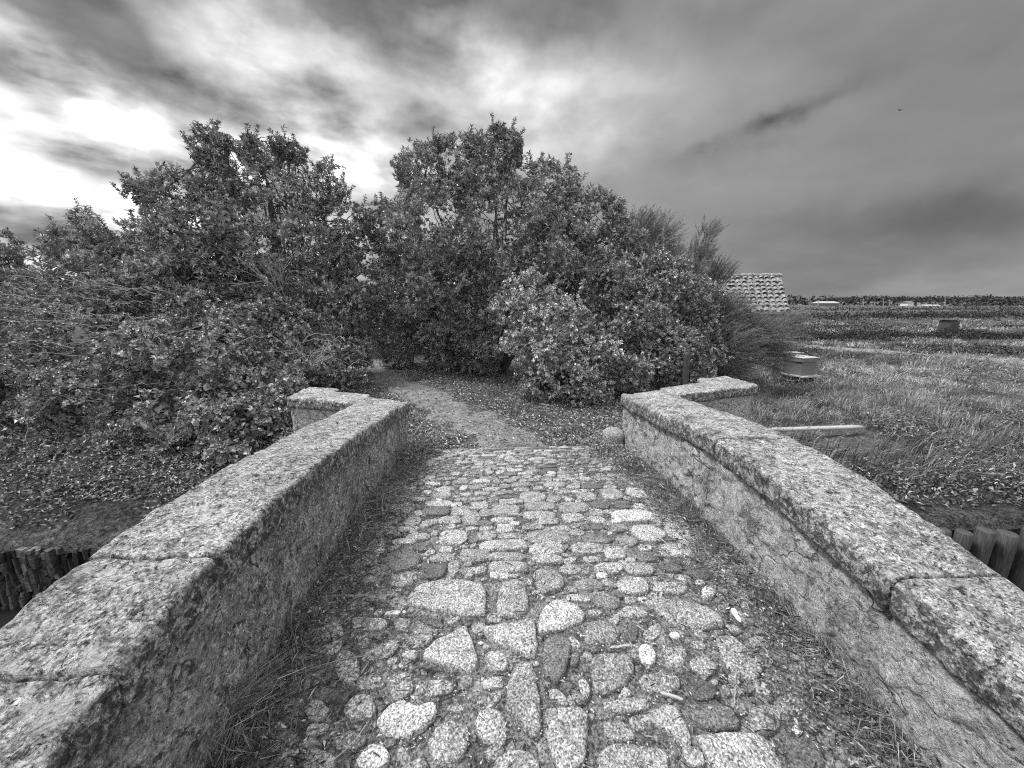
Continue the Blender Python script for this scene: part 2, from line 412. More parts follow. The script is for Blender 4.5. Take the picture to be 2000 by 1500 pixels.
# ------------------------------------------------------------------ bridge
def build_bridge():
    br = empty('stone_bridge', (0, 2, roadz(2)), label='small humped stone bridge with two lichen crusted parapets and splayed wing walls', cat='bridge')
    def place(V, side, off=0.0, sm=None):
        """box coords: x 0..1 from inner to outer edge, y along, z relative to the coping top"""
        t, y, z = V[:, 0], V[:, 1], V[:, 2]
        if side > 0: xi, xo = xin_r(y), xout_r(y)
        else: xi, xo = xin_l(y), xout_l(y)
        x = xi + (xo - xi) * t
        sh = sstep(3.5, 4.42, y) * .40 * np.abs(x - xi)
        return v3(x, y + sh, (ctop(side, y) if sm is None else sm(y)) + z + off)
    for side in (1, -1):
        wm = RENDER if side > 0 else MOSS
        V, Fc = rbox(.07, .93, -2.4, 4.40, -1.05, -.145, .018, .012)
        W = place(V, side)
        if side > 0: W = disp3(W, .012, 5, 4, 3.3); W = disp3(W, .007, 22, 4, 9.1); W[:, 0] -= .014 * (np.abs(fbm(W * 6 + 2, 4)) < .06) - .010 * sstep(.1, .16, fbm(W * 4.5 + 7, 4))
        else: W = disp3(W, .022, 4.5, 4, 1.3); W = disp3(W, .009, 24, 3, 4.2)
        if side < 0: Fc = Fc[:, ::-1]
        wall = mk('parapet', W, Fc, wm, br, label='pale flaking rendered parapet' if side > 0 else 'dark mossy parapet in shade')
        joints = [-2.45, -.6, .55, 1.16, 2.39, 4.42] if side > 0 else [-2.45, -.7, .86, 1.24, 2.03, 3.12, 4.41]
        for a, b in zip(joints[:-1], joints[1:]):
            V, Fc = rbox(0, .5, a + .001, b - .001, -.15, 0, .0125 if b > .4 else .03, .035)
            V[:, 0] /= .5; q = V[:, 1]; q = np.where(q < a + .04, a + .001 + (q - a - .001) * .35, q); V[:, 1] = np.where(q > b - .04, b - .001 - (b - .001 - q) * .35, q)
            W = place(V, side, rng.uniform(-.004, .004))
            W[:, 0] += rng.uniform(-.005, .005)
            W = disp3(W, .016, 3.1, 3, 5.5); W = disp3(W, .012, 13, 4, 2.1)
            # worn, sagging edges and pits
            pit = np.clip(fbm(W * 21 + 3, 3) - .28, 0, 1); W[:, 2] -= .05 * pit
            if side < 0: Fc = Fc[:, ::-1]
            mk('coping_stone', W, Fc, COPING, wall)
    # wing walls: a splayed return and a short stub running on along the bank
    spec = [(1, 2.20, 3.60, 4.40, 3.02, 5.62), (-1, -1.53, -2.55, 4.37, -2.06, 5.36)]
    for side, xa, xb, yf, xs, ye in spec:
        SH = .36
        def P(V, z0):
            x, y, z = V[:, 0], V[:, 1], V[:, 2]
            return v3(x, y + SH * np.abs(x - xa), z + z0)
        zt = float(ctop(side, 4.42))
        lo, hi = min(xa, xb), max(xa, xb)
        ins = .035
        V, Fc = rbox(lo + ins, hi - ins, yf + ins, yf + .46 - ins, -1.7, -.14, .035, .015)
        W = disp3(P(V, zt), .012, 5, 4)
        # stub body
        slo, shi = min(xs, xb), max(xs, xb)
        V2, F2 = rbox(slo + ins, shi - ins, yf + .46 - ins + .004, ye - .42 * abs(xb - xa) - ins + .05, -1.2, -.143, .035, .015)
        W2 = disp3(P(V2, zt), .012, 5, 4)
        wing = mk('wing_wall', np.concatenate([W, W2]), [Fc, F2 + len(W)], RENDER, br)
        for (b, tag_) in (((lo, hi, yf, yf + .46), 0), ((slo, shi, yf + .464, ye - .36 * abs(xb - xa) + .03), 1)):
            V, Fc = rbox(b[0], b[1], b[2], b[3], -.14, 0, .014, .035)
            W = P(V, zt - .004 - .012 * tag_); W = disp3(W, .016, 3.1, 3, 5.5); W = disp3(W, .010, 13, 4, 8.8)
            mk('coping_stone', W, Fc, COPING, wing)
    # arch body under the road
    ys = np.linspace(-2.6, 4.62, 90); top = roadz(ys) - .03
    ar = np.clip(1 - ((ys - 1.3) / 2.55) ** 2, 0, None); bot = np.where(ar > 0, -2.4 + 1.95 * np.sqrt(ar), -2.6); bot = np.minimum(bot, top - .3)
    xl = xout_l(ys) + .045; xr = xout_r(ys) - .06
    ring = np.stack([v3(xl, ys, top), v3(xr, ys, top), v3(xr, ys, bot), v3(xl, ys, bot)], 1).reshape(-1, 3)
    i = np.arange(len(ys) - 1)[:, None] * 4; j = np.arange(4)[None, :]; j2 = (j + 1) % 4
    q = np.stack([i + j, i + 4 + j, i + 4 + j2, i + j2], -1).reshape(-1, 4)
    e = np.array([[0, 1, 2, 3], [len(ring) - 4, len(ring) - 1, len(ring) - 2, len(ring) - 3]])
    mk('arch', ring, [q, e], DARKSTONE, br, smooth=False)

# ------------------------------------------------------------------ cobbled road
POLY = [  # outlines read off the photograph, projected onto the road: (type, points)
 ('w', [(735,1410),(760,1375),(785,1365),(815,1378),(850,1368),(855,1385),(848,1400),(820,1425),(800,1440),(775,1437),(748,1430)]),
 ('g', [(833,1452),(850,1420),(880,1405),(915,1410),(917,1440),(905,1475),(880,1492),(850,1488)]),
 ('w', [(927,1420),(932,1390),(955,1380),(980,1388),(990,1410),(985,1452),(960,1450),(938,1440)]),
 ('g', [(985,1378),(993,1330),(1003,1300),(1022,1287),(1040,1295),(1050,1330),(1057,1380),(1058,1432),(1040,1440),(1020,1420),(1000,1398)]),
 ('g', [(1063,1380),(1100,1378),(1135,1380),(1152,1395),(1148,1440),(1143,1490),(1120,1505),(1090,1500),(1077,1480),(1065,1430)]),
 ('m', [(955,1510),(968,1480),(1000,1462),(1030,1462),(1050,1480),(1057,1510),(1055,1550),(960,1550)]),
 ('g', [(1247,1405),(1270,1390),(1300,1373),(1320,1378),(1340,1410),(1352,1440),(1348,1456),(1330,1450),(1305,1430),(1285,1417),(1260,1415)]),
 ('d', [(1345,1395),(1352,1375),(1400,1372),(1430,1380),(1446,1405),(1444,1420),(1400,1424),(1370,1418)]),
 ('d', [(1346,1340),(1350,1328),(1370,1322),(1395,1335),(1403,1352),(1385,1364),(1360,1365),(1348,1355)]),
 ('w', [(1363,1440),(1372,1435),(1440,1432),(1490,1435),(1510,1460),(1530,1500),(1540,1550),(1420,1550),(1390,1490),(1375,1465)]),
 ('d', [(1528,1445),(1545,1437),(1580,1442),(1610,1465),(1612,1500),(1590,1530),(1555,1525),(1540,1480)]),
 ('m', [(1178,1412),(1190,1405),(1215,1405),(1235,1420),(1240,1440),(1210,1445),(1180,1438)]),
 ('b', [(1165,1470),(1200,1449),(1290,1453),(1310,1480),(1300,1545),(1170,1545)]),
 ('g', [(1178,1370),(1200,1365),(1240,1360),(1270,1370),(1272,1380),(1250,1388),(1210,1390),(1180,1385)]),
 ('d', [(1062,1320),(1060,1280),(1064,1245),(1085,1240),(1110,1243),(1118,1255),(1110,1290),(1103,1315),(1085,1332)]),
 ('d', [(1116,1275),(1128,1265),(1132,1285),(1124,1298),(1114,1298)]),
 ('m', [(1152,1280),(1190,1275),(1235,1275),(1240,1300),(1225,1330),(1212,1340),(1180,1350),(1160,1342),(1154,1310)]),
 ('w', [(1130,1330),(1142,1323),(1152,1335),(1155,1350),(1148,1367),(1135,1350)]),
 ('w', [(1205,1358),(1215,1342),(1225,1339),(1235,1350),(1222,1360),(1208,1362)]),
 ('m', [(1240,1335),(1260,1315),(1290,1307),(1330,1322),(1328,1340),(1300,1352),(1260,1350)]),
 ('W', [(1247,1270),(1250,1258),(1262,1254),(1276,1265),(1283,1278),(1278,1295),(1265,1297),(1252,1285)]),
 ('g', [(1290,1265),(1310,1258),(1335,1262),(1343,1275),(1335,1300),(1310,1303),(1298,1290)]),
 ('g', [(822,1277),(830,1262),(870,1240),(905,1220),(912,1222),(925,1255),(933,1290),(925,1305),(910,1312),(880,1300),(840,1290)]),
 ('s', [(792,1255),(800,1240),(830,1236),(850,1240),(835,1256),(810,1265)]),
 ('b', [(704,1288),(712,1275),(740,1258),(770,1245),(785,1250),(765,1275),(740,1285),(712,1288)]),
 ('g', [(683,1215),(690,1205),(715,1203),(750,1205),(758,1215),(745,1228),(710,1231),(690,1228)]),
 ('s', [(768,1213),(780,1204),(797,1205),(801,1215),(795,1228),(775,1228)]),
 ('d', [(818,1203),(840,1200),(865,1215),(868,1222),(850,1222),(830,1215)]),
 ('g', [(795,1165),(812,1145),(840,1135),(900,1130),(940,1138),(950,1150),(948,1200),(930,1204),(880,1197),(830,1185),(800,1178)]),
 ('g', [(968,1180),(975,1150),(985,1135),(1010,1128),(1025,1138),(1030,1165),(1033,1185),(1020,1200),(990,1206),(972,1195)]),
 ('g', [(937,1225),(975,1218),(1010,1215),(1042,1205),(1047,1228),(1053,1260),(1045,1280),(1020,1280),(1000,1265),(965,1255)]),
 ('w', [(1050,1215),(1062,1182),(1090,1170),(1125,1178),(1143,1198),(1136,1215),(1110,1225),(1070,1235),(1054,1230)]),
 ('s', [(1140,1235),(1150,1212),(1180,1208),(1205,1218),(1213,1235),(1200,1255),(1170,1258),(1145,1255)]),
 ('d', [(1220,1245),(1230,1217),(1245,1213),(1247,1230),(1242,1250),(1230,1255)]),
 ('m', [(1255,1243),(1262,1225),(1280,1214),(1293,1220),(1291,1238),(1275,1250)]),
 ('g', [(1258,1175),(1275,1168),(1340,1172),(1380,1185),(1410,1200),(1418,1218),(1400,1225),(1350,1229),(1310,1215),(1290,1195)]),
 ('g', [(1200,1197),(1220,1184),(1250,1182),(1268,1195),(1260,1203),(1230,1205)]),
 ('W', [(1370,1150),(1380,1142),(1393,1148),(1397,1160),(1388,1168),(1372,1167)]),
 ('w', [(947,1290),(955,1270),(975,1268),(990,1280),(993,1300),(980,1308),(958,1308)]),
 ('d', [(578,1346),(582,1343),(640,1341),(684,1343),(681,1366),(640,1368),(600,1368)]),
 ('s', [(485,1400),(495,1378),(520,1374),(537,1385),(537,1400),(525,1418),(500,1424)]),
 ('w', [(690,1485),(720,1452),(745,1450),(762,1470),(755,1490),(725,1502),(700,1502)]),
 ('s', [(770,1460),(785,1452),(795,1465),(806,1482),(792,1497),(778,1485)]),
 ('d', [(495,1505),(503,1470),(520,1465),(535,1475),(530,1505)]),
 ('b', [(1395,1240),(1430,1237),(1465,1265),(1498,1300),(1470,1328),(1430,1310),(1408,1280)]),
 ('w', [(1321,1120),(1330,1119),(1346,1135),(1340,1139),(1325,1130)]),
 ('g', [(1292,1018),(1340,1020),(1365,1045),(1375,1065),(1360,1073),(1320,1055),(1300,1040)]),
 ('w', [(1193,1000),(1210,996),(1255,995),(1285,1005),(1290,1013),(1250,1018),(1210,1020),(1194,1020)]),
 ('b', [(540,1300),(570,1285),(605,1292),(600,1312),(560,1318)]),
 ('b', [(640,1440),(680,1425),(720,1430),(705,1455),(660,1462)]),
 ('b', [(590,1475),(620,1455),(660,1470),(650,1500),(600,1505)]),
 ('m', [(1010,1470),(1000,1440),(985,1462),(990,1472)]),
]
OVAL = [(785,1092,34,20,'d'),(846,1113,28,15,'d'),(698,1092,38,16,'b'),(742,1112,22,9,'s'),(727,1130,22,8,'m'),(790,1130,25,13,'g'),(866,1088,26,8,'g'),(872,1072,14,7,'w'),
(742,1074,10,5,'w'),(925,1082,32,13,'m'),(924,1112,28,6,'g'),(992,1106,38,12,'g'),(977,1122,20,7,'w'),(983,1064,47,10,'g'),(885,1105,11,13,'m'),(990,1086,40,8,'m'),(1071,1132,29,25,'m'),
(662,1152,26,17,'b'),(772,1194,22,4,'w'),(640,1205,34,16,'b'),(672,1268,14,10,'m'),(1150,1140,28,12,'s'),(1235,1141,30,17,'w'),(1312,1146,36,12,'m'),(1365,1115,26,17,'d'),
(1310,1106,22,9,'d'),(1250,1109,28,12,'g'),(1190,1107,30,9,'g'),(1114,1110,22,10,'m'),(1068,1070,35,12,'g'),(1066,1089,32,8,'g'),(1147,1069,33,11,'m'),(1155,1090,16,6,'w'),
(1200,1077,22,13,'g'),(1267,1085,28,9,'d'),(1261,1067,13,6,'w'),(1318,1074,36,13,'g'),(1175,1122,11,5,'W'),(1184,1172,26,14,'s'),(1128,1165,22,7,'w'),(1231,1168,12,8,'s'),
(1318,1240,11,6,'W'),(1364,1258,14,10,'m'),(1490,1255,24,17,'b'),(1074,1046,45,13,'s'),(1164,1051,34,8,'d'),(1223,1054,20,10,'m'),(1266,1040,34,17,'g'),(1316,1011,20,6,'m'),
(1156,1027,26,6,'d'),(1209,1029,18,7,'m'),(1165,1013,19,6,'g'),(1165,999,15,6,'g'),(1119,1009,24,9,'m'),(1120,989,30,10,'m'),(1173,984,19,7,'d'),(1214,984,15,8,'d'),(1194,964,22,11,'g'),
(1244,962,17,11,'g'),(1147,969,20,7,'g'),(1040,970,25,10,'g'),(1054,987,30,8,'m'),(1055,1006,33,8,'g'),(1069,1018,23,4,'g'),(1042,1027,21,6,'m'),(1098,1029,20,5,'m'),(1248,987,11,6,'w'),
(1112,974,9,4,'g'),(878,1014,24,8,'m'),(888,1048,28,14,'g'),(950,1044,19,10,'g'),(998,1045,25,5,'g'),(986,1030,18,8,'w'),(949,1030,13,4,'w'),(947,1020,17,5,'d'),(920,1010,18,13,'g'),
(950,999,14,7,'m'),(988,995,28,11,'m'),(936,986,18,7,'g'),(900,996,19,9,'m'),(856,996,24,8,'d'),(856,983,28,6,'w'),(892,984,11,4,'w'),(980,1014,22,6,'g'),(744,1034,28,8,'m'),(826,1065,20,8,'d'),
(816,1046,22,7,'m'),(788,1056,24,6,'g'),(996,978,24,5,'g'),(864,966,18,6,'m'),(870,955,20,5,'g'),(776,992,36,9,'b'),(882,1027,9,4,'w'),(808,1038,8,3,'w'),(848,1040,6,4,'w'),
(1430,1345,22,12,'b'),(1540,1380,26,14,'b'),(1350,1190,12,5,'w'),(905,1160,1,1,'x'),(735,1160,26,11,'b'),(700,1180,22,9,'b'),(1010,1240,1,1,'x'),(1115,1195,1,1,'x'),(720,1330,30,14,'b'),(850,1340,34,14,'b'),(960,1330,22,14,'b'),
(890,1380,16,7,'g'),(620,1420,22,12,'b'),(560,1440,24,13,'b')]
TONE = {'w': .56, 'W': .8, 'g': .44, 'm': .37, 's': .34, 'd': .20, 'b': .37}

def road_hit(u, v):
    z = 0.0
    for _ in range(25):
        p = atz(u, v, z); z = .6 * z + .4 * (float(roadz(p[1])) + .012)
    return atz(u, v, z)[:2]

def resample(poly, n):
    P = np.asarray(poly, float)
    for w in (.14, .25):
        Q = np.roll(P, -1, 0); P = np.stack([(1 - w) * P + w * Q, w * P + (1 - w) * Q], 1).reshape(-1, 2)
    d = np.linalg.norm(np.roll(P, -1, 0) - P, axis=1); s = np.concatenate([[0], np.cumsum(d)])
    t = np.linspace(0, s[-1], n, endpoint=False); PP = np.vstack([P, P[:1]])
    return np.stack([np.interp(t, s, PP[:, 0]), np.interp(t, s, PP[:, 1])], 1)

def stone_mesh(out, kind, seed):
    """out: plan outline (n,2) in metres -> verts, faces, tone"""
    n = len(out); c = out.mean(0); size = np.sqrt(np.ptp(out[:, 0]) * np.ptp(out[:, 1]))
    h = {'w': .020, 'W': .024, 'g': .017, 'm': .014, 's': .019, 'd': .016, 'b': .008}[kind] * np.clip(size / .16, .5, 1.25)
    dome = {'s': .75, 'd': .8}.get(kind, .42)
    rings = [(1.0, -.03), (1.0, 0.0), (.985, .32), (.95, .6), (.88, .80), (.76, .90), (.6, .955), (.42, .985), (.2, 1.0)]
    if kind in ('s',): rings = [(1.0, -.03), (1.0, 0.), (.97, .3), (.91, .52), (.83, .68), (.71, .82), (.56, .91), (.4, .97), (.2, 1.)]
    V = []
    for k, (s, z) in enumerate(rings):
        xy = c + (out - c) * s
        V.append(v3(xy[:, 0], xy[:, 1], np.full(n, z if z < 0 else z * h)))
    V.append(np.array([[c[0], c[1], h]]))
    V = np.concatenate(V)
    P = v3(V[:, 0], V[:, 1], V[:, 2] * 1.5 + seed)
    k = np.clip(V[:, 2] / h, 0, 1)
    am = 1.0 if kind in 'wgmb' else .35
    V[:, 2] += k * am * (.007 * fbm(P * 18, 3) + .004 * fbm(P * 55, 3))
    V[:, :2] += (am * .010 * np.stack([fbm(P * 22 + 5, 3), fbm(P * 22 + 9, 3)], 1))
    V[:, 2] += roadz(V[:, 1]) + .002
    Fq = []
    i = np.arange(n); j = (i + 1) % n
    for k in range(len(rings) - 1): Fq.append(np.stack([k * n + i, k * n + j, (k + 1) * n + j, (k + 1) * n + i], 1))
    b = (len(rings) - 1) * n; T = np.stack([b + i, b + j, np.full(n, len(V) - 1)], 1)
    return V, np.concatenate(Fq), T

def build_road():
    xs = np.arange(-1.02, 1.58, .011); ys = np.concatenate([np.arange(-2.4, .5, .04), np.arange(.5, 3, .011), np.arange(3, 4.95, .016)])
    x, y = np.meshgrid(xs, ys, indexing='ij'); x = x.ravel(); y = y.ravel()
    edge = sstep(.35, 0, x + 1.0) + sstep(.4, 0, 1.52 - x)
    z = roadz(y) - .008 + .012 * fbm(v3(x * 6, y * 6), 3) + .008 * fbm(v3(x * 28, y * 28), 3) + .003 * fbm(v3(x * 90, y * 90), 2) + .05 * edge * (1 + .6 * fbm(v3(x * 4, y * 4, 2), 2))
    z = z - .25 * sstep(4.72, 4.94, y + .1 * fbm(v3(x * 3, y * 3, 1), 2))
    road = mk('road', v3(x, y, z), grid_faces(len(xs), len(ys)), BED, kind='structure')
    road['label'] = 'worn cobbled roadway over the bridge with earth between the stones'
    stones = []   # (outline, kind)
    occ = []
    def free(c, r):
        return all((c[0] - o[0]) ** 2 / (r[0] + o[2]) ** 2 + (c[1] - o[1]) ** 2 / (r[1] + o[3]) ** 2 > 1.0 for o in occ)
    def put(out, kind):
        stones.append((out, kind)); c = out.mean(0)
        occ.append((c[0], c[1], np.ptp(out[:, 0]) / 2, np.ptp(out[:, 1]) / 2))
    for kd, pts in POLY:
        put(resample([road_hit(*p) for p in pts], 40), kd)
    def oval(cx, cy, a, b, n=30, rot=0., boxy=2.6):
        t = np.linspace(0, 2 * np.pi, n, endpoint=False); e = 2 / boxy
        q = np.stack([np.sign(np.cos(t)) * np.abs(np.cos(t)) ** e * a, np.sign(np.sin(t)) * np.abs(np.sin(t)) ** e * b], 1)
        q *= (1 + .16 * np.stack([fbm(v3(np.cos(t) * 1.3 + cx * 9, np.sin(t) * 1.3, cy * 7), 2)] * 2, 1) * 1.3)
        cr, sr = math.cos(rot), math.sin(rot)
        return np.stack([cx + q[:, 0] * cr - q[:, 1] * sr, cy + q[:, 0] * sr + q[:, 1] * cr], 1)
    for u, v, a, b, kd in OVAL:
        if kd == 'x': continue
        c = road_hit(u, v); ax = abs(road_hit(u + a, v)[0] - c[0]); by = abs(road_hit(u, v - b)[1] - road_hit(u, v + b)[1]) / 2
        put(oval(c[0], c[1], ax, by, rot=rng.normal(0, .06), boxy=rng.uniform(2.1, 3)), kd)
    # rows laid across the far slope
    y = 2.72
    while y < 4.62:
        dy = rng.uniform(.075, .115); x = -.86 + rng.uniform(-.06, .06) - .06 * (y > 4)
        while x < 1.42:
            w = rng.uniform(.09, .23) * (.8 if rng.random() < .3 else 1)
            cx = x + w / 2; cy = y + rng.normal(0, .014) + .02 * math.sin(cx * 3)
            dusty = fbm(v3(cx * 1.6, cy * 1.6, 4), 2) > .22 and y < 3.9
            if free((cx, cy), (w * .40, dy * .36)) and not dusty and cx < 1.45:
                kd = rng.choice(['g', 'g', 'w', 'm', 'g', 'd', 'm', 's'])
                put(oval(cx, cy, w / 2 - .006, dy / 2 - .005, 24, rng.normal(0, .07), rng.uniform(2.3, 3.6)), str(kd))
            x += w
        y += dy
    # small fillers nearer the camera
    for it in range(9000):
        f = it / 9000; cx = rng.uniform(-.88, 1.4); cy = rng.uniform(.7, 3.0) if f < .7 else rng.uniform(.7, 4.4); a = rng.uniform(.05, .10) if f < .25 else (rng.uniform(.03, .065) if f < .6 else rng.uniform(.012, .036)); b = a * rng.uniform(.5, .95)
        if cx > 1.1 - .1 * (cy - 1) and rng.random() < .6: continue
        if free((cx, cy), (a * .93, b * .93)):
            kd = str(rng.choice(['g', 'm', 'm', 'b', 'b', 'm', 'd' if a < .05 else 'b', 'w' if a < .04 else 'g']))
            put(oval(cx, cy, a, b, 22, rng.normal(0, .5), rng.uniform(2, 3)), kd)
    # the hundred that show largest in the photograph are parts of their own
    def shown(o):
        c = o[0].mean(0); d = math.hypot(c[1] + .2, 1.6)
        return np.ptp(o[0][:, 0]) * np.ptp(o[0][:, 1]) / d ** 3 if c[1] > .62 else 0
    order = sorted(range(len(stones)), key=lambda i: -shown(stones[i]))
    rv, rq, rt, rtone, off = [], [], [], [], 0
    LAB = {'d': 'smooth dark cobble', 'W': 'small white stone', 'w': 'pale lichened cobble'}
    for rank, i in enumerate(order):
        out, kd = stones[i]; V, Q, T = stone_mesh(out, kd, i * 3.7)
        tn = TONE[kd] * rng.uniform(.82, 1.18)
        if rank < 100:
            o = mk('cobblestone', V, [Q, T], GRANITE, road, tone=tn)
            if kd in LAB: o['label'] = LAB[kd]
        else:
            rv.append(V); rq.append(Q + off); rt.append(T + off); rtone.append(np.full(len(V), tn)); off += len(V)
    mk('cobblestones', np.concatenate(rv), [np.concatenate(rq), np.concatenate(rt)], GRANITE, road, tone=np.concatenate(rtone), kind='stuff')
    return stones

# ------------------------------------------------------------------ small scatter
def leaves_mesh(P, D, Nn, L, W, fold=.25, curl=.15):
    """diamond leaves folded along the midrib: base P, direction D, face normal Nn"""
    n = len(P); Sd = nrm(np.cross(D, Nn)); Nn = nrm(np.cross(Sd, D))
    L = np.broadcast_to(L, (n,))[:, None]; W = np.broadcast_to(W, (n,))[:, None]
    m = P + D * L * .5
    a = m + Sd * W * .5 + Nn * W * fold; b = m - Sd * W * .5 + Nn * W * fold
    tip = P + D * L - Nn * L * curl
    V = np.stack([P, a, tip, b], 1).reshape(-1, 3)
    i = np.arange(n) * 4
    return V, np.concatenate([np.stack([i, i + 1, i + 2], 1), np.stack([i, i + 2, i + 3], 1)])

def blades(P, H, Wd, lean, mat, name, tone, **k):
    """bent grass blades; lean (n,3) horizontal tip offset as a share of the height"""
    n = len(P); az = rng.uniform(0, 2 * np.pi, n); s = np.stack([np.cos(az), np.sin(az), np.zeros(n)], 1) * (Wd[:, None] / 2)
    up = np.array([0, 0, 1.])
    m = P + up * (H * .55)[:, None] + lean * (H * .3)[:, None]; t = P + up * (H * np.maximum(.15, 1 - .42 * np.linalg.norm(lean, axis=1)))[:, None] + lean * H[:, None]
    V = np.stack([P - s, P + s, m + s * .8, m - s * .8, t], 1).reshape(-1, 3); i = np.arange(n) * 5
    return mk(name, V, [np.stack([i, i + 1, i + 2, i + 3], 1), np.stack([i + 3, i + 2, i + 4], 1)], mat, smooth=False, tone=np.repeat(tone, 5), kind='stuff', **k)

def build_grit():
    n = 26000
    x = rng.uniform(-.98, 1.5, n); y = .55 + 4.1 * rng.random(n) ** 1.6
    r = rng.uniform(.0018, .0055, n) * (1 + 1.5 * (rng.random(n) > .95))
    edge = sstep(.35, 0, x + 1.0) + sstep(.4, 0, 1.52 - x)
    c = v3(x, y, roadz(y) + .004 + .012 * fbm(v3(x * 6, y * 6), 3) + .008 * fbm(v3(x * 28, y * 28), 3) + .05 * edge * (1 + .6 * fbm(v3(x * 4, y * 4, 2), 2)))
    o = np.array([[1, 0, 0], [-1, 0, 0], [0, 1, 0], [0, -1, 0], [0, 0, .7], [0, 0, -.7]], float)
    J = rng.uniform(.6, 1.3, (n, 6, 1)); V = c[:, None, :] + o[None] * J * r[:, None, None] + rng.normal(0, .2, (n, 6, 3)) * r[:, None, None]
    f = np.array([[0, 2, 4], [2, 1, 4], [1, 3, 4], [3, 0, 4], [2, 0, 5], [1, 2, 5], [3, 1, 5], [0, 3, 5]])
    Fc = (np.arange(n)[:, None, None] * 6 + f[None]).reshape(-1, 3)
    tone = np.repeat(np.clip(rng.gamma(2.0, .36, n), .08, 2.1), 6)
    mk('gravel', V.reshape(-1, 3), Fc, GRIT, smooth=False, tone=tone, kind='stuff')
    # chaff: dry straw and leaf scraps lying in the joints and against the wall feet
    n = 16000
    side = rng.random(n); x = np.where(side < .38, -.98 + np.abs(rng.normal(0, .22, n)), np.where(side < .72, 1.5 - np.abs(rng.normal(0, .22, n)), rng.uniform(-.95, 1.45, n)))
    y = .5 + 4.2 * rng.random(n) ** 1.4; az = rng.uniform(0, 2 * np.pi, n)
    edge = sstep(.35, 0, x + 1.0) + sstep(.4, 0, 1.52 - x)
    P = v3(x, y, roadz(y) + .008 + .012 * fbm(v3(x * 6, y * 6), 3) + .05 * edge * (1 + .6 * fbm(v3(x * 4, y * 4, 2), 2)) + rng.uniform(0, .012, n))
    D = nrm(np.stack([np.cos(az), np.sin(az), rng.normal(.05, .2, n)], 1)); Nn = nrm(np.stack([rng.normal(0, .5, n), rng.normal(0, .5, n), np.ones(n)], 1))
    thin = rng.random(n) < .62
    V, Fc = leaves_mesh(P, D, Nn, np.where(thin, rng.uniform(.02, .09, n), rng.uniform(.012, .035, n)), np.where(thin, .0022, rng.uniform(.006, .014, n)))
    mk('straw', V, Fc, STRAW, smooth=False, tone=np.repeat(np.clip(rng.gamma(2, .25, n), .12, 1.6), 4), kind='stuff')

def build_verge_grass():
    n = 14000; clump = rng.random(n)
    right = rng.random(n) < .58
    y = .55 + 4.1 * rng.random(n) ** 1.25
    dens = fbm(v3(np.where(right, 3, -3), y * 2.6, 1.5), 3)
    keep = dens + rng.normal(0, .16, n) > -.02
    x = np.where(right, xin_r(y) + .03 - np.abs(rng.normal(0, .085, n)), xin_l(y) - .03 + np.abs(rng.normal(0, .085, n)))
    x, y, right = x[keep], y[keep], right[keep]; n = len(x)
    P = v3(x, y, roadz(y) + .0 + .03 * rng.random(n))
    H = rng.uniform(.03, .11, n) * (1 + .9 * (rng.random(n) > .93)); az = rng.uniform(0, 2 * np.pi, n)
    lean = np.stack([np.cos(az) * .6 + np.where(right, -.35, .35), np.sin(az) * .6, np.zeros(n)], 1) * rng.uniform(.3, 1.3, (n, 1))
    blades(P, H, rng.uniform(.003, .006, n), lean, GRASSM, 'grass', np.clip(rng.gamma(3, .26, n), .15, 2.2))
    # the long tuft against the left wall foot and flowering stalks on the right
    for k, (u, v, m, h) in enumerate([(440, 1455, 130, .30), (490, 1400, 60, .2), (1700, 1400, 90, .2), (1600, 1280, 120, .16), (1530, 1190, 90, .15), (1330, 985, 60, .14), (1745, 1460, 110, .17)]):
        c = road_hit(u, v); n = m
        P = v3(c[0] + rng.normal(0, .035, n), c[1] + rng.normal(0, .05, n), 0); P[:, 2] = roadz(P[:, 1]) + .02
        side = 1 if u < 1000 else -1
        lean = np.stack([side * rng.uniform(.1, .9, n), rng.normal(.25 if side > 0 else 0, .45, n), np.zeros(n)], 1)
        blades(P, rng.uniform(.5, 1.1, n) * h, rng.uniform(.0025, .005, n), lean, STRAW if k < 2 else GRASSM, 'grass', np.clip(rng.gamma(3, .2 if k < 2 else .36, n), .2, 2.2))
    # scrub at the far ends of both parapets
    n = 3000
    c = np.array([(-.86, 4.45), (-.92, 4.1), (1.33, 3.6), (1.28, 4.2), (-.8, 4.75)])[rng.integers(0, 5, n)]
    P = v3(c[:, 0] + rng.normal(0, .09, n), c[:, 1] + rng.normal(0, .16, n), 0); P[:, 2] = roadz(P[:, 1]) + rng.random(n) ** 1.5 * .2
    D = nrm(rng.normal(0, 1, (n, 3)) + [0, 0, .4]); V, Fc = leaves_mesh(P, D, nrm(rng.normal(0, .6, (n, 3)) + [0, 0, 1]), rng.uniform(.02, .04, n), rng.uniform(.014, .026, n))
    mk('weeds', V, Fc, IVY, smooth=False, tone=np.repeat(rng.uniform(.4, 1.3, n), 4), kind='stuff')

def build_moss():
    n = 11000; y = .45 + 3.95 * rng.random(n) ** 1.3; z = roadz(y) + rng.random(n) * (ctop(-1, y) - .16 - roadz(y))
    ok = fbm(v3(y * 3.2, z * 3.2, 8), 3) + rng.normal(0, .18, n) > -.08; y, z = y[ok], z[ok]; n = len(y)
    x = xin_l(y) - .032 + rng.uniform(-.012, .012, n); P = np.stack([x, y, z], 1)
    D = nrm(np.stack([rng.uniform(.05, .6, n), rng.normal(0, .5, n), rng.normal(-.5, .5, n)], 1)); V, Fc = leaves_mesh(P, D, nrm(rng.normal(0, .5, (n, 3)) + [1, 0, .5]), rng.uniform(.006, .02, n), rng.uniform(.003, .008, n))
    mk('moss', V, Fc, IVY, smooth=False, tone=np.repeat(np.clip(rng.gamma(1.6, .5, n), .08, 2.4), 4), kind='stuff')

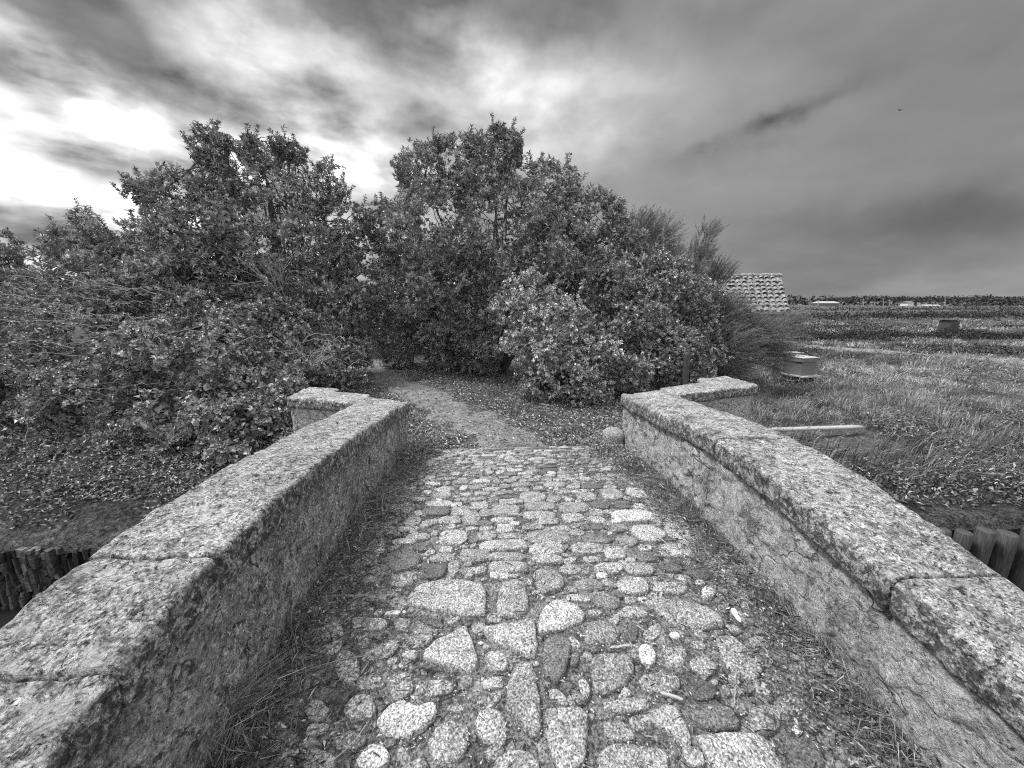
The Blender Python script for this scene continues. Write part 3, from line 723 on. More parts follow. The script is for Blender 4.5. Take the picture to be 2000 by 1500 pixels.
def build_litter():
    # fallen leaves and low weeds either side of the path
    n = 52000
    y = 4.6 + 9 * rng.random(n) ** 1.5; x = rng.uniform(-5.5, 3.0, n)
    cx = np.interp(y, [4.6, 5.9, 7, 8.3, 10, 12, 14], [.3, -.35, -1, -1.75, -2.7, -3.7, -5.2])
    d = np.abs(x - cx); keep = (d > .62 + .3 * fbm(v3(x * 2, y * 2), 2) + rng.normal(0, .12, n)) | (rng.random(n) < .22)
    x, y = x[keep], y[keep]; n = len(x)
    P = v3(x, y, gz(x, y) + .035 * fbm(v3(x * 3, y * 3), 4) + .012 + .05 * rng.random(n) ** 2)
    D = nrm(rng.normal(0, 1, (n, 3)) * [1, 1, .35]); Nn = nrm(rng.normal(0, .55, (n, 3)) + [0, 0, 1])
    V, Fc = leaves_mesh(P, D, Nn, rng.uniform(.035, .075, n), rng.uniform(.014, .03, n))
    mk('leaf_litter', V, Fc, IVY, smooth=False, tone=np.repeat(np.clip(rng.gamma(2.0, .48, n), .12, 2.8), 4), kind='stuff')
    n = 16000
    y = 4.65 + 7 * rng.random(n) ** 1.4; x = rng.uniform(-4.5, 2.6, n); cx = np.interp(y, [4.6, 5.9, 7, 8.3, 10, 12, 14], [.3, -.35, -1, -1.75, -2.7, -3.7, -5.2])
    keep = (np.abs(x - cx) > .75) & (fbm(v3(x * 1.5, y * 1.5, 3), 2) + rng.normal(0, .1, n) > 0)
    x, y = x[keep], y[keep]; n = len(x); az = rng.uniform(0, 6.28, n)
    blades(v3(x, y, gz(x, y)), rng.uniform(.05, .17, n), rng.uniform(.004, .008, n), np.stack([np.cos(az), np.sin(az), 0 * az], 1) * rng.uniform(.2, .9, (n, 1)), GRASSM, 'grass', np.clip(rng.gamma(3, .2, n), .15, 1.3))

# ------------------------------------------------------------------ trees and bushes
def crown_points(lumps, dens, noise_amp=.22, skin=.32):
    """tips spread over the outer shell of overlapping lumps"""
    C = np.array([l[:3] for l in lumps]); Rr = np.array([l[3] for l in lumps])
    TP, TD, TR = [], [], []
    for (c, r) in zip(C, Rr):
        n = int(4 * np.pi * r * r * dens)
        d = nrm(rng.normal(0, 1, (n, 3)))
        rad = r * (1 + noise_amp * fbm(d * 2.2 + c * 3.1, 3) * 1.6) * (1 - skin * rng.random(n) ** 1.8)
        p = c + d * rad[:, None] * np.array([1, 1, .92])
        q = np.linalg.norm((p[:, None, :] - C[None]) / Rr[None, :, None], axis=2)
        ok = (q < .62).sum(1) == 0
        back = (p[:, 1] > c[1] + .35 * r) & (rng.random(n) < .45)
        ok &= ~back
        TP.append(p[ok]); TD.append(d[ok]); TR.append(np.full(ok.sum(), r))
    return np.concatenate(TP), np.concatenate(TD), np.concatenate(TR)

def rosettes(TP, TD, k, L, W, up=.5, spread=(.5, 1.25), stem=.07):
    n = len(TP)
    D0 = nrm(TD * .7 + np.array([0, 0, up]) + rng.normal(0, .38, (n, 3)))
    A = nrm(np.cross(D0, rng.normal(0, 1, (n, 3)))); B = np.cross(D0, A)
    ph = rng.uniform(0, 2 * np.pi, (n, 1)) + np.arange(k)[None] * 2.39996 + rng.normal(0, .25, (n, k))
    po = rng.uniform(spread[0], spread[1], (n, k)); t = rng.uniform(0, stem, (n, k))
    ra = A[:, None] * np.cos(ph)[..., None] + B[:, None] * np.sin(ph)[..., None]
    D = D0[:, None] * np.cos(po)[..., None] + ra * np.sin(po)[..., None]
    Nn = D0[:, None] * np.sin(po)[..., None] - ra * np.cos(po)[..., None] + rng.normal(0, .25, (n, k, 3))
    P = TP[:, None] - D0[:, None] * t[..., None]
    LL = L * rng.uniform(.65, 1.25, (n, k)); WW = W * rng.uniform(.75, 1.25, (n, k))
    return leaves_mesh(P.reshape(-1, 3), D.reshape(-1, 3), nrm(Nn.reshape(-1, 3)), LL.ravel(), WW.ravel())

def limb(a, b, r0, r1, wob=.07, n=9):
    t = np.linspace(0, 1, n)[:, None]; P = a + (b - a) * t
    sag = np.sin(np.pi * t) * np.array([[0, 0, .05]]) * np.linalg.norm(b - a) * rng.normal(0, 1)
    P = P + sag + wob * np.linalg.norm(b - a) * .35 * np.sin(np.pi * t) * rng.normal(0, 1, 3)[None] + .02 * rng.normal(0, 1, P.shape) * np.sin(np.pi * t)
    return P, r0 + (r1 - r0) * t[:, 0]

def bush(name, label, cat, lumps, base, mat, dens=70, k=9, L=.082, W=.027, up=.5, stems=4, spikes=0, group=None, tone=(.35, 1.45), extra=None, trunk_r=.07, twigs=40, barkm=None, skin=.34, spread=(.5, 1.25), backing=.14, lace=1.15, clump=2.9, limbs=True):
    lumps = [(*pt(u, v, y), r) for (u, v, y, r) in lumps]
    bz = float(gz(base[0], base[1])) - .05
    e = empty(name, (base[0], base[1], bz), label=label, cat=cat, group=group)
    TP, TD, TR = crown_points(lumps, dens, skin=skin)
    okz = TP[:, 2] > gz(TP[:, 0], TP[:, 1]) - .02
    TP, TD, TR = TP[okz], TD[okz], TR[okz]
    paths = []
    b0 = np.array([base[0], base[1], bz])
    hz = (TP[:, 2] - np.percentile(TP[:, 2], 55)) / max(.1, np.ptp(TP[:, 2]) * .45)
    keep = fbm(TP * 2.4 + 11, 2) + .12 * rng.normal(0, 1, len(TP)) > -1.2 + lace * np.clip(hz, 0, 1)
    keep &= fbm(TP * clump + 5, 2) + .08 * rng.normal(0, 1, len(TP)) > -.04
    keep |= (TR < .27) & (rng.random(len(TP)) < .6)
    TP, TD = TP[keep], TD[keep]
    # shoots rising out of the outline
    if spikes:
        hi = np.argsort(-(TP[:, 2] + rng.normal(0, .35, len(TP))))[:max(40, len(TP) // 4)]
        sel = rng.choice(hi, min(spikes, len(hi)), replace=False)
        SP, SD = [], []
        for i in sel:
            ln = rng.uniform(.10, .32); dr = nrm(TD[i] * .45 + np.array([0, 0, .9]) + rng.normal(0, .2, 3)); m = int(ln / .05)
            q = TP[i] + dr * np.linspace(0, ln, m)[:, None]; q[:, :2] += np.cumsum(rng.normal(0, .006, (m, 2)), 0)
            SP.append(q[1:]); SD.append(np.repeat(dr[None], m - 1, 0)); paths.append((q, np.linspace(.006, .003, m)))
        SP = np.concatenate(SP); SD = np.concatenate(SD)
        rep = 1; TPs = np.concatenate([TP, np.repeat(SP, rep, 0)]); TDs = np.concatenate([TD, np.repeat(SD, rep, 0)])
    else: TPs, TDs = TP, TD
    V, Fc = rosettes(TPs, TDs, k, L, W, up, spread)
    cl = fbm(np.repeat(TPs, k, 0) * 1.1, 2) * .35
    tn = np.clip(np.repeat(rng.uniform(*tone, len(TPs)), k) + cl, .15, 2) * np.exp(rng.normal(-.05, .38, len(TPs) * k))
    # loose inner leaves so that the middle is not hollow
    if backing:
        C = np.array([l[:3] for l in lumps]); Rr = np.array([l[3] for l in lumps]); n = int(len(TPs) * backing * 3)
        pk = rng.choice(len(C), n, p=Rr ** 2 / (Rr ** 2).sum()); q = C[pk] + nrm(rng.normal(0, 1, (n, 3))) * (Rr[pk] * .8 * rng.random(n) ** .4)[:, None]
        q = q[(q[:, 2] > gz(q[:, 0], q[:, 1])) & (q[:, 2] < np.percentile(TP[:, 2], 62) + .3 * rng.random(n))]; n = len(q)
        V2, F2 = leaves_mesh(q, nrm(rng.normal(0, 1, (n, 3))), nrm(rng.normal(0, 1, (n, 3))), L * 1.7 * rng.uniform(.8, 1.3, n), W * 2.2 * rng.uniform(.8, 1.3, n))
        Fc = np.concatenate([Fc, F2 + len(V)]); V = np.concatenate([V, V2]); tn = np.concatenate([tn, rng.uniform(.5, 1., n)])
    mk('crown', V, Fc, mat, e, smooth=False, tone=np.repeat(np.clip(tn, .1, 2.8), 4))
    # trunk, limbs and twigs
    for s in range(stems if limbs else 0):
        l = lumps[rng.integers(len(lumps))]; c = np.array(l[:3])
        a = b0 + np.array([rng.normal(0, .12), rng.normal(0, .12), 0]); mid = a + (c - a) * .45 + np.array([rng.normal(0, .15), rng.normal(0, .15), .1])
        paths.append(limb(a, mid, trunk_r, trunk_r * .7)); paths.append(limb(mid, c, trunk_r * .7, trunk_r * .3))
        for _ in range(3):
            t = TP[rng.integers(len(TP))]; paths.append(limb(mid + (c - mid) * rng.random(), t, trunk_r * .35, .006))
    for l in lumps:
        c = np.array(l[:3])
        if limbs: paths.append(limb(b0 + (c - b0) * .35 + rng.normal(0, .1, 3), c, trunk_r * .45, trunk_r * .2))
        for _ in range(max(1, twigs // len(lumps))):
            d = TP[np.argsort(np.linalg.norm(TP - c, axis=1))[rng.integers(0, max(2, len(TP) // (10 if limbs else 12)))]]
            paths.append(limb(c, d, .014 if limbs else .006, .004 if limbs else .002))
    if extra: paths += extra
    V, Fc = tubes(paths, 5)
    if limbs: mk('trunk', V, Fc, barkm or BARK, e)
    else: mk('canes', V, Fc, barkm or BARK, e, kind='stuff')
    return e

def feather(name, label, cat, lumps, base, n_pl, wind=(.5, .0, .75), group=None, tone=(.6, 1.4), L=.05):
    """tamarisk: wind-combed plumes of fine sprays"""
    lumps = [(*pt(u, v, y), r) for (u, v, y, r) in lumps]
    bz = float(gz(*base)) - .05; e = empty(name, (base[0], base[1], bz), label=label, cat=cat, group=group); b0 = np.array([base[0], base[1], bz])
    P, D, Nn, LL, T, paths = [], [], [], [], [], []
    Rr = np.array([l[3] for l in lumps])
    for i in range(n_pl):
        l = lumps[rng.choice(len(lumps), p=Rr ** 2 / (Rr ** 2).sum())]; c = np.array(l[:3])
        d = nrm(rng.normal(0, 1, 3)); s = c + d * l[3] * rng.random() ** .45 * np.array([1, 1, .95])
        dr = nrm(np.array(wind) + d * .45 + rng.normal(0, .22, 3)); ln = rng.uniform(.22, .5)
        m = 13; t = np.linspace(0, 1, m)[:, None]
        q = s + dr * ln * t + np.array([wind[0] * .25, 0, -.12]) * ln * t * t
        if rng.random() < .35: paths.append((q, np.linspace(.005, .0018, m)))
        tt = rng.random(34); idx = tt * (m - 1); i0 = np.floor(idx).astype(int).clip(0, m - 2); f = (idx - i0)[:, None]
        qp = q[i0] * (1 - f) + q[i0 + 1] * f
        sp = nrm(dr[None] * 1.0 + rng.normal(0, .42, (34, 3)))
        P.append(qp); D.append(sp); Nn.append(rng.normal(0, 1, (34, 3))); LL.append(L * rng.uniform(.8, 2.0, 34) * (1.1 - .5 * tt)); T.append(np.full(34, rng.uniform(*tone)))
    P = np.concatenate(P); D = np.concatenate(D); Nn = nrm(np.concatenate(Nn)); LL = np.concatenate(LL); T = np.concatenate(T)
    V, Fc = leaves_mesh(P, D, Nn, LL, .007 + .002 * rng.random(len(P)), .2, .05)
    mk('crown', V, Fc, FEATHER, e, smooth=False, tone=np.repeat(T * rng.uniform(.7, 1.3, len(T)), 4))
    for l in lumps:
        c = np.array(l[:3]); mid = b0 + (c - b0) * .5 + rng.normal(0, .12, 3)
        paths.append(limb(b0 + rng.normal(0, .06, 3) * [1, 1, 0], mid, .05, .035)); paths.append(limb(mid, c + rng.normal(0, .1, 3), .035, .012))
        for _ in range(6): paths.append(limb(mid + (c - mid) * rng.random(), c + nrm(np.array(wind) + rng.normal(0, .6, 3)) * l[3] * .8, .016, .004))
    V, Fc = tubes(paths, 5); mk('trunk', V, Fc, BARK, e)
    return e

def canes(n, box, length, arch, r=.005):
    """arching stems; box in pixels and depth"""
    out = []
    for _ in range(n):
        a = pt(rng.uniform(*box[0]), rng.uniform(*box[1]), rng.uniform(*box[2])); az = rng.normal(0, .9) + (math.pi if rng.random() < .5 else 0); ln = rng.uniform(*length)
        t = np.linspace(0, 1, 12)[:, None]; d = np.array([math.cos(az), math.sin(az) * .4, 0])
        P = a + d * ln * t + np.array([0, 0, 1]) * arch * ln * (t - 1.1 * t * t) * 2 + rng.normal(0, .012, (12, 3))
        out.append((P, np.linspace(r, r * .4, 12)))
    return out

def dead_twigs(name, label, u, v, y, h, n, spread, cat='dead shrub', base_drop=.3, r=.012):
    c = pt(u, v, y); e = empty(name, c, label=label, cat=cat); paths = []
    def grow(p, d, ln, rr, dep):
        m = 8; t = np.linspace(0, 1, m)[:, None]; bend = rng.normal(0, .12, 3)
        q = p + d * ln * t + bend * ln * t * t; paths.append((q, np.linspace(rr, rr * .55, m)))
        if dep == 0: return
        for _ in range(rng.integers(2, 4)):
            k = rng.integers(3, m); nd = nrm(d + rng.normal(0, .42, 3)); grow(q[k], nd, ln * rng.uniform(.5, .8), rr * .55, dep - 1)
    for i in range(n):
        d = nrm(np.array([rng.normal(0, spread), rng.normal(-.25, .25), 1])); grow(c + rng.normal(0, .06, 3), d, h * rng.uniform(.4, .65), r, 3)
    V, Fc = tubes(paths, 4); mk('branch', V, Fc, TWIG, e)

def build_vegetation():
    EV = 'evergreen trees and shrubs around the path'
    bush('evergreen_tree', 'broad dome shaped evergreen tree with glossy rosettes, largest and behind the pale shrub', 'tree',
         [(972,262,10,.24),(1000,285,10,.28),(985,300,10,.48),(960,330,10,.8),(900,325,10.2,.75),(830,340,10.5,.8),(1070,380,10,.8),(1150,430,9.8,.8),(770,450,11,.8),(860,450,9.8,1.2),(970,440,9.5,1.3),(1090,490,9.3,1.05),(1195,470,9.8,.75),
          (800,570,11,1.1),(900,580,10,1.3),(780,660,11.4,.8),(870,660,10.6,.8),(950,670,9.9,.7),(1010,560,9.4,1.2),(1170,560,9,.95),(860,700,10.6,.55),(940,712,9.9,.5),(780,692,11.2,.5)], (.2, 10.2), LEAF, dens=230, lace=.9, spikes=150, group=EV, stems=7, twigs=150)
    bush('pale_shrub', 'pale small leaved shrub bulging forward at the path edge below the big evergreen', 'shrub',
         [(1030,580,7.7,.62),(1080,640,7.3,.75),(1110,715,7.1,.72),(1000,600,7.9,.45),(1165,690,7.2,.48),(1140,760,7,.55),(1060,740,7.3,.5),(1080,690,7.1,.6),(1020,660,7.5,.5)], (1.05, 7.5), PALELEAF, dens=330, clump=4, k=9, L=.05, W=.032, up=.35, spikes=40, group=EV, stems=5, spread=(.7, 1.45))
    bush('rounded_shrub', 'dark rounded shrub between the pale shrub and the wooden post', 'shrub',
         [(1250,610,8.3,.75),(1310,580,8.8,.75),(1290,690,8,.7),(1350,640,8.8,.65),(1225,735,7.4,.48),(1300,735,7.9,.45),(1385,590,9.7,.6),(1385,690,8.9,.5),(1200,660,8.3,.6),(1240,530,9.4,.7),(1290,520,9.6,.6),(1330,690,8.2,.6),(1350,720,8.1,.45),(1330,565,9.4,.6),(1370,650,9.6,.5),(1190,520,9.2,.7)], (3.0, 8.6), LEAF, dens=260, L=.06, W=.03, spikes=60, group=EV, stems=5)
    bush('evergreen_tree', 'tall evergreen tree with two upright leafy spires, standing left of the path entrance', 'tree',
         [(400,262,9.5,.2),(408,295,9.5,.36),(440,275,9.5,.18),(445,310,9.5,.38),(425,385,9.5,.6),(335,385,9.2,.55),(275,375,9.1,.26),(375,465,9,.85),(470,470,9,.85),(420,540,8.7,.8)], (-6.4, 9.6), LEAF, dens=200, lace=1.25, spikes=110, group=EV, stems=5, twigs=90)
    bush('evergreen_tree', 'full evergreen tree leaning over the left side of the earth path', 'tree',
         [(492,278,9.9,.2),(515,310,10,.42),(545,282,10,.2),(575,300,10,.25),(562,318,10,.42),(545,400,9.8,.9),(645,360,10.2,.55),(675,430,10.3,.6),(610,490,9.7,1.05),(690,530,10.5,.65),(685,620,10.3,.7),(560,560,9.3,.9),(640,590,9.5,.8)], (-4.7, 10.1), LEAF, dens=215, spikes=110, group=EV, stems=5, twigs=120)
    bush('evergreen_shrub', 'low evergreen shrub with one small pointed top, at the foot of the twin spired tree', 'shrub',
         [(158,430,9.6,.22),(170,490,9.3,.6),(235,490,9,.7),(270,560,8.5,.9),(335,570,8.4,.85),(400,620,8.1,.75),(230,600,8,.6)], (-7.6, 9), LEAF, dens=215, spikes=60, group=EV, stems=4)
    bush('evergreen_shrub', 'distant dark evergreen shrub at the left edge of the picture', 'shrub',
         [(20,490,11,.45),(80,520,11,.6),(0,530,10.5,.7),(120,560,10,.85),(40,590,9.6,.8),(-60,540,10.5,.8)], (-11.5, 11), LEAF, dens=170, spikes=45, group=EV, stems=3)
    bush('bramble_thicket', 'tangled bramble thicket with round leaves and pale stems, just behind the left wing wall', 'bramble',
         [(480,640,7.3,.75),(560,650,7.6,.7),(640,680,8.1,.6),(610,720,7.1,.5),(530,735,6.6,.55),(430,710,6.5,.75),(340,700,6.7,.85),(330,810,5.9,.6),(420,810,5.8,.55),(480,820,5.6,.4),(690,690,8.6,.4),(380,880,5.5,.4),(430,890,5.3,.36),(330,960,5.15,.3),(400,930,5.1,.28),(470,870,5.2,.3),(520,820,5.6,.35),(560,780,6.0,.4),(280,990,4.95,.24),(690,730,7.6,.3),(640,745,7.1,.35)], (-3.6, 7.2), IVY, dens=300, k=8, L=.055, W=.042, up=.35, stems=4, group=EV, spread=(.7, 1.5), trunk_r=.02, limbs=False,
         extra=canes(36, ((330, 690), (640, 800), (5.8, 7.4)), (.3, .8), .35, .005), barkm=TWIG)
    bush('bramble_thicket', 'windswept bramble thicket mixed with dry stalks, sloping down to the mud bank', 'bramble',
         [(60,650,7.6,1.0),(180,660,7.4,.9),(80,760,6.6,.9),(200,780,6.3,.85),(60,870,5.8,.6),(180,880,5.7,.5),(270,870,5.7,.45),(-60,700,7,1.0),(-40,840,6,.7),(60,945,5.35,.4),(160,955,5.2,.32),(270,930,5.3,.36),(10,985,5.15,.3),(330,900,5.5,.4),(110,990,5.05,.28),(210,985,5.0,.26),(120,920,5.3,.4),(350,930,5.3,.34),(20,930,5.4,.4),(-60,960,5.2,.4)], (-7.5, 7), IVY, dens=290, k=8, L=.05, W=.032, up=.2, stems=3, group=EV, spread=(.7, 1.5), trunk_r=.02, limbs=False,
         extra=canes(150, ((-40, 320), (540, 800), (5.8, 7.6)), (.5, 1.3), .14, .004), barkm=TWIG)
    bush('evergreen_thicket', 'dense dark thicket filling the gap behind the trees at the bend of the path', 'thicket',
         [(480,560,13,1.4),(640,600,14,1.4),(760,610,15,1.3),(880,560,14,1.6),(1050,560,13.5,1.6),(1200,590,13,1.2),(330,560,12.5,1.3),(200,590,12,1.1)], (-2.5, 14.5), LEAF, dens=60, L=.12, W=.045, stems=3, group=EV)
    TM = 'feathery tamarisks near the tiled hut'
    feather('tamarisk', 'feathery tamarisk showing behind the big evergreen, swept by wind', 'tamarisk', [(1275,470,11,.6),(1300,520,11,.6),(1250,450,11,.45),(1330,580,11,.6)], (4.0, 11), 1300, (.45, 0, .9), TM)
    feather('tamarisk', 'narrow upright tamarisk plume against the sky left of the tiled roof', 'tamarisk', [(1365,500,11.2,.32),(1380,460,11.2,.25),(1345,550,11.2,.45),(1400,540,11.2,.35),(1385,600,11,.5)], (5.6, 11.2), 1100, (.35, 0, 1), TM)
    feather('tamarisk', 'low wide tamarisk with grey sprays drooping in front of the tiled hut', 'tamarisk', [(1420,620,9.4,.55),(1480,655,9.3,.5),(1430,680,9,.6),(1535,640,9.6,.3),(1500,690,9.2,.42),(1410,720,8.9,.4)], (5.2, 9.2), 2000, (.75, 0, .35), TM, tone=(.5, 1.2))
    dead_twigs('dead_shrub', 'bare grey twiggy dead shrub standing up among the left trees', 565, 600, 8.6, 1.5, 7, .28)
    dead_twigs('dead_branch', 'pale bare forked branch poking out of the brambles above the left wing wall', 605, 725, 6.9, .75, 5, .75, 'branch', r=.012)

# ------------------------------------------------------------------ right-hand marsh
def build_marsh():
    def field_blades(nt, k, x0, x1, y0, y1, h, w, name='grass'):
        tx = rng.uniform(x0, x1, nt); ty = y0 + (y1 - y0) * rng.random(nt)
        dn = fbm(v3(tx * .7, ty * .7, 7), 3)
        ok = (dn + rng.normal(0, .15, nt) > -.25) & ((tx > 3.9) | (ty > 5.9))
        tx, ty, dn = tx[ok], ty[ok], dn[ok]; nt = len(tx)
        th = np.clip(rng.gamma(4, .25, nt), .35, 2.2) * (1 + .8 * dn); tt = np.clip(rng.gamma(2.6, .36, nt), .15, 2.2) * (1 + .8 * fbm(v3(tx * .4, ty * .4, 2), 3)); sp = rng.uniform(.05, .16, nt) * (1 + y0 / 18)
        n = nt * k; r = lambda a: np.repeat(a, k)
        az = rng.uniform(0, 2 * np.pi, n); d = rng.random(n) ** .7; x = r(tx) + np.cos(az) * d * r(sp); y = r(ty) + np.sin(az) * d * r(sp)
        ok = ~((y > 5.2) & (y < 6.85) & (x > 3.9) & (x < 7.2) & (rng.random(n) < .9)) & ~((np.abs(x / y - .81) < .05) & (y < 11.4) & (y > 8.2) & (rng.random(n) < .8)) & ((x > 3.9) | (y > 5.75))
        lean = np.stack([np.cos(az) * (.3 + d) + .35, np.sin(az) * (.3 + d) * .8, 0 * az], 1) * rng.uniform(.4, 1.5, (n, 1))
        x, y, lean = x[ok], y[ok], lean[ok]; m = len(x)
        blades(v3(x, y, gz(x, y) - .02), (r(th) * rng.uniform(.45, 1.1, n))[ok] * h, rng.uniform(.6, 1.4, m) * w, lean, GRASSM, name, np.clip(r(tt)[ok] * rng.uniform(.55, 1.4, m), .1, 2.4))
    field_blades(5200, 24, 2.6, 15, 5.0, 9.5, .17, .009)
    field_blades(5200, 20, 4.5, 21, 9.5, 15, .17, .014)
    field_blades(3600, 16, 7, 34, 15, 27, .17, .03)
    field_blades(4200, 8, 15, 66, 27, 52, .22, .06)
    # broad leaved weeds mixed into the turf
    n = 30000; x = rng.uniform(3.6, 18, n); y = 5.6 + 10 * rng.random(n) ** 1.3
    ok = (fbm(v3(x * .8, y * .8, 12), 3) + rng.normal(0, .1, n) > .08) & ((x > 4.1) | (y > 6)) & ~((y < 6.9) & (x > 4.0) & (x < 7.2) & (rng.random(n) < .7)); x, y = x[ok], y[ok]; n = len(x)
    P = v3(x, y, gz(x, y) + .22 * rng.random(n)); V, Fc = leaves_mesh(P, nrm(rng.normal(0, 1, (n, 3)) * [1, 1, .6]), nrm(rng.normal(0, .6, (n, 3)) + [0, 0, 1]), rng.uniform(.03, .08, n) * (y / 8), rng.uniform(.012, .03, n) * (y / 8))
    mk('weeds', V, Fc, IVY, smooth=False, tone=np.repeat(np.clip(rng.gamma(2.2, .3, n), .1, 1.9), 4), kind='stuff')
    # reeds hanging over the bank edge
    n = 5000; x = rng.uniform(3.2, 11, n); y = rng.uniform(4.5, 5.8, n); az = rng.normal(-1.4, .7, n)
    ok = fbm(v3(x * 1.2, y * 1.2, 9), 2) + rng.normal(0, .15, n) > -.05; ok &= ~((x < 3.75) & (y < 5.7)); x, y, az = x[ok], y[ok], az[ok]; n = len(x)
    blades(v3(x, y, gz(x, y)), rng.uniform(.2, .5, n), rng.uniform(.008, .02, n), np.stack([np.cos(az), np.sin(az), 0 * az], 1) * rng.uniform(.2, 1, (n, 1)), GRASSM, 'reeds', np.clip(rng.gamma(3, .22, n), .15, 1.5))
    # low leafy weeds on the bank, some in small white flower
    n = 34000; x = rng.uniform(3.2, 14, n); y = rng.uniform(4.15, 6.6, n)
    ok = ~((y > 5.0) & (x > 4.0) & (x < 6.8)) & (fbm(v3(x * 1.1, y * 1.6, 4), 3) + rng.normal(0, .1, n) > .0) & ~((x < 3.75) & (y < 5.7)); x, y = x[ok], y[ok]; n = len(x)
    P = v3(x, y, gz(x, y) + .25 * rng.random(n) ** 1.5); V, Fc = leaves_mesh(P, nrm(rng.normal(0, 1, (n, 3)) * [1, 1, .6]), nrm(rng.normal(0, .6, (n, 3)) + [0, 0, 1]), rng.uniform(.04, .09, n), rng.uniform(.018, .04, n))
    mk('weeds', V, Fc, IVY, smooth=False, tone=np.repeat(np.clip(rng.gamma(2.4, .26, n), .1, 1.7), 4), kind='stuff')
    n = 24000; x = rng.uniform(-11, -2.6, n); y = rng.uniform(4.2, 6.6, n); ok = fbm(v3(x * 1.1, y * 1.6, 14), 3) + rng.normal(0, .1, n) + .3 * (y - 4.7) > -.05; x, y = x[ok], y[ok]; n = len(x)
    P = v3(x, y, gz(x, y) + .04 + .14 * rng.random(n) ** 1.5); V, Fc = leaves_mesh(P, nrm(rng.normal(0, 1, (n, 3)) * [1, 1, .5]), nrm(rng.normal(0, .6, (n, 3)) + [0, 0, 1]), rng.uniform(.03, .07, n), rng.uniform(.015, .035, n)); mk('weeds', V, Fc, IVY, smooth=False, tone=np.repeat(np.clip(rng.gamma(2.2, .3, n), .1, 1.7), 4), kind='stuff')
    c = pt(1890, 965, 4.75); n = 130; P = c + rng.normal(0, 1, (n, 3)) * [.32, .22, .05]; P[:, 2] = gz(P[:, 0], P[:, 1]) + rng.uniform(.12, .25, n)
    V, Fc = leaves_mesh(P, nrm(rng.normal(0, 1, (n, 3)) * [1, 1, .3]), nrm(rng.normal(0, .3, (n, 3)) + [0, 0, 1]), .03, .025); mk('white_flowers', V, Fc, STRAW, smooth=False, tone=1.7, kind='stuff')
    # scrub lining the far ditches: dark bands across the field
    P = []
    def band(ya, yb, xa, xb, n, hh, slope=0.):
        x = rng.uniform(xa, xb, n); y = rng.uniform(ya, yb, n) + slope * (x - xa)
        k = fbm(v3(x * .4, y * .4, 6), 3) + rng.normal(0, .12, n) > -.12; x, y = x[k], y[k]
        P.append(v3(x, y, gz(x, y) + hh * rng.random(len(x)) ** 1.3 * (1 + .8 * fbm(v3(x * .5, y * .5), 2))))
    band(21, 24.5, 15, 34, 13000, .4); band(16.2, 17.4, 17, 34, 6000, .35, -.22); band(47, 64, 36, 110, 15000, .75); band(33, 35, 26, 60, 2500, .35); band(110, 125, 80, 260, 6000, 1.0); band(14.5, 18, 10, 15, 4000, .5); band(22, 27, 17, 24, 4000, .8)
    P = np.concatenate(P); n = len(P); sc = np.clip(P[:, 1] / 25, .6, 4) * .075
    V, Fc = leaves_mesh(P, nrm(rng.normal(0, 1, (n, 3))), nrm(rng.normal(0, 1, (n, 3))), sc * rng.uniform(1.2, 2.4, n), sc * rng.uniform(.5, 1, n)); mk('ditch_scrub', V, Fc, FAR, smooth=False, tone=np.repeat(np.clip(rng.gamma(2.4, .3, n), .15, 2), 4), kind='stuff')
    # narrow pale track
    A = np.array([(12.5, 24.5), (16.2, 19.1), (17.8, 16), (19.5, 13), (21.5, 9.5)]); t = np.linspace(0, 4, 90); cx = np.interp(t, range(5), A[:, 0]); cy = np.interp(t, range(5), A[:, 1])
    w = np.linspace(-.2, .2, 7); tx, ty = np.gradient(cx), np.gradient(cy); l = np.hypot(tx, ty)
    x = (cx[:, None] + ty[:, None] / l[:, None] * w).ravel(); y = (cy[:, None] - tx[:, None] / l[:, None] * w).ravel()
    mk('footpath', v3(x, y, gz(x, y) + .16 - .25 * np.tile(np.abs(w) > .17, 90) + .03 * fbm(v3(x * 3, y * 3), 2)), grid_faces(90, 7), PATHM, kind='structure')
    # far woodland and the low hill it stands on
    n = 60000; y = rng.uniform(255, 520, n); x = rng.uniform(-150, 900, n); top = 3.4 + 8 * fbm(v3(x * .02, y * .02), 4) + 2.8 * sstep(300, 520, y) + 1.2 * sstep(350, 700, x)
    P = v3(x, y, -.5 + top * rng.random(n) ** .6); sc = rng.uniform(.7, 1.8, n)
    V, Fc = leaves_mesh(P, nrm(rng.normal(0, 1, (n, 3))), nrm(rng.normal(0, 1, (n, 3))), sc * 1.6, sc, .25, .1); mk('woodland', V, Fc, FAR, smooth=False, tone=np.repeat(np.clip(rng.gamma(3, .28, n), .2, 2), 4), kind='stuff')
    xs = np.linspace(-900, 1500, 80); ys = np.linspace(258, 1200, 30); x, y = np.meshgrid(xs, ys, indexing='ij'); x = x.ravel(); y = y.ravel()
    mk('hills', v3(x, y, -1.2 + (3.2 + 1.2 * fbm(v3(x * .012, y * .012), 3)) * sstep(256, 330, y) + 4 * sstep(330, 700, y)), grid_faces(80, 30), GROUND, kind='structure')

def tagbox(name, boxlist, mat, parent, **k):
    V, Fc = boxes(boxlist); return mk(name, V, Fc, mat, parent, smooth=False, **k)

def rot_about(o, a): o.rotation_euler = (0, 0, a)

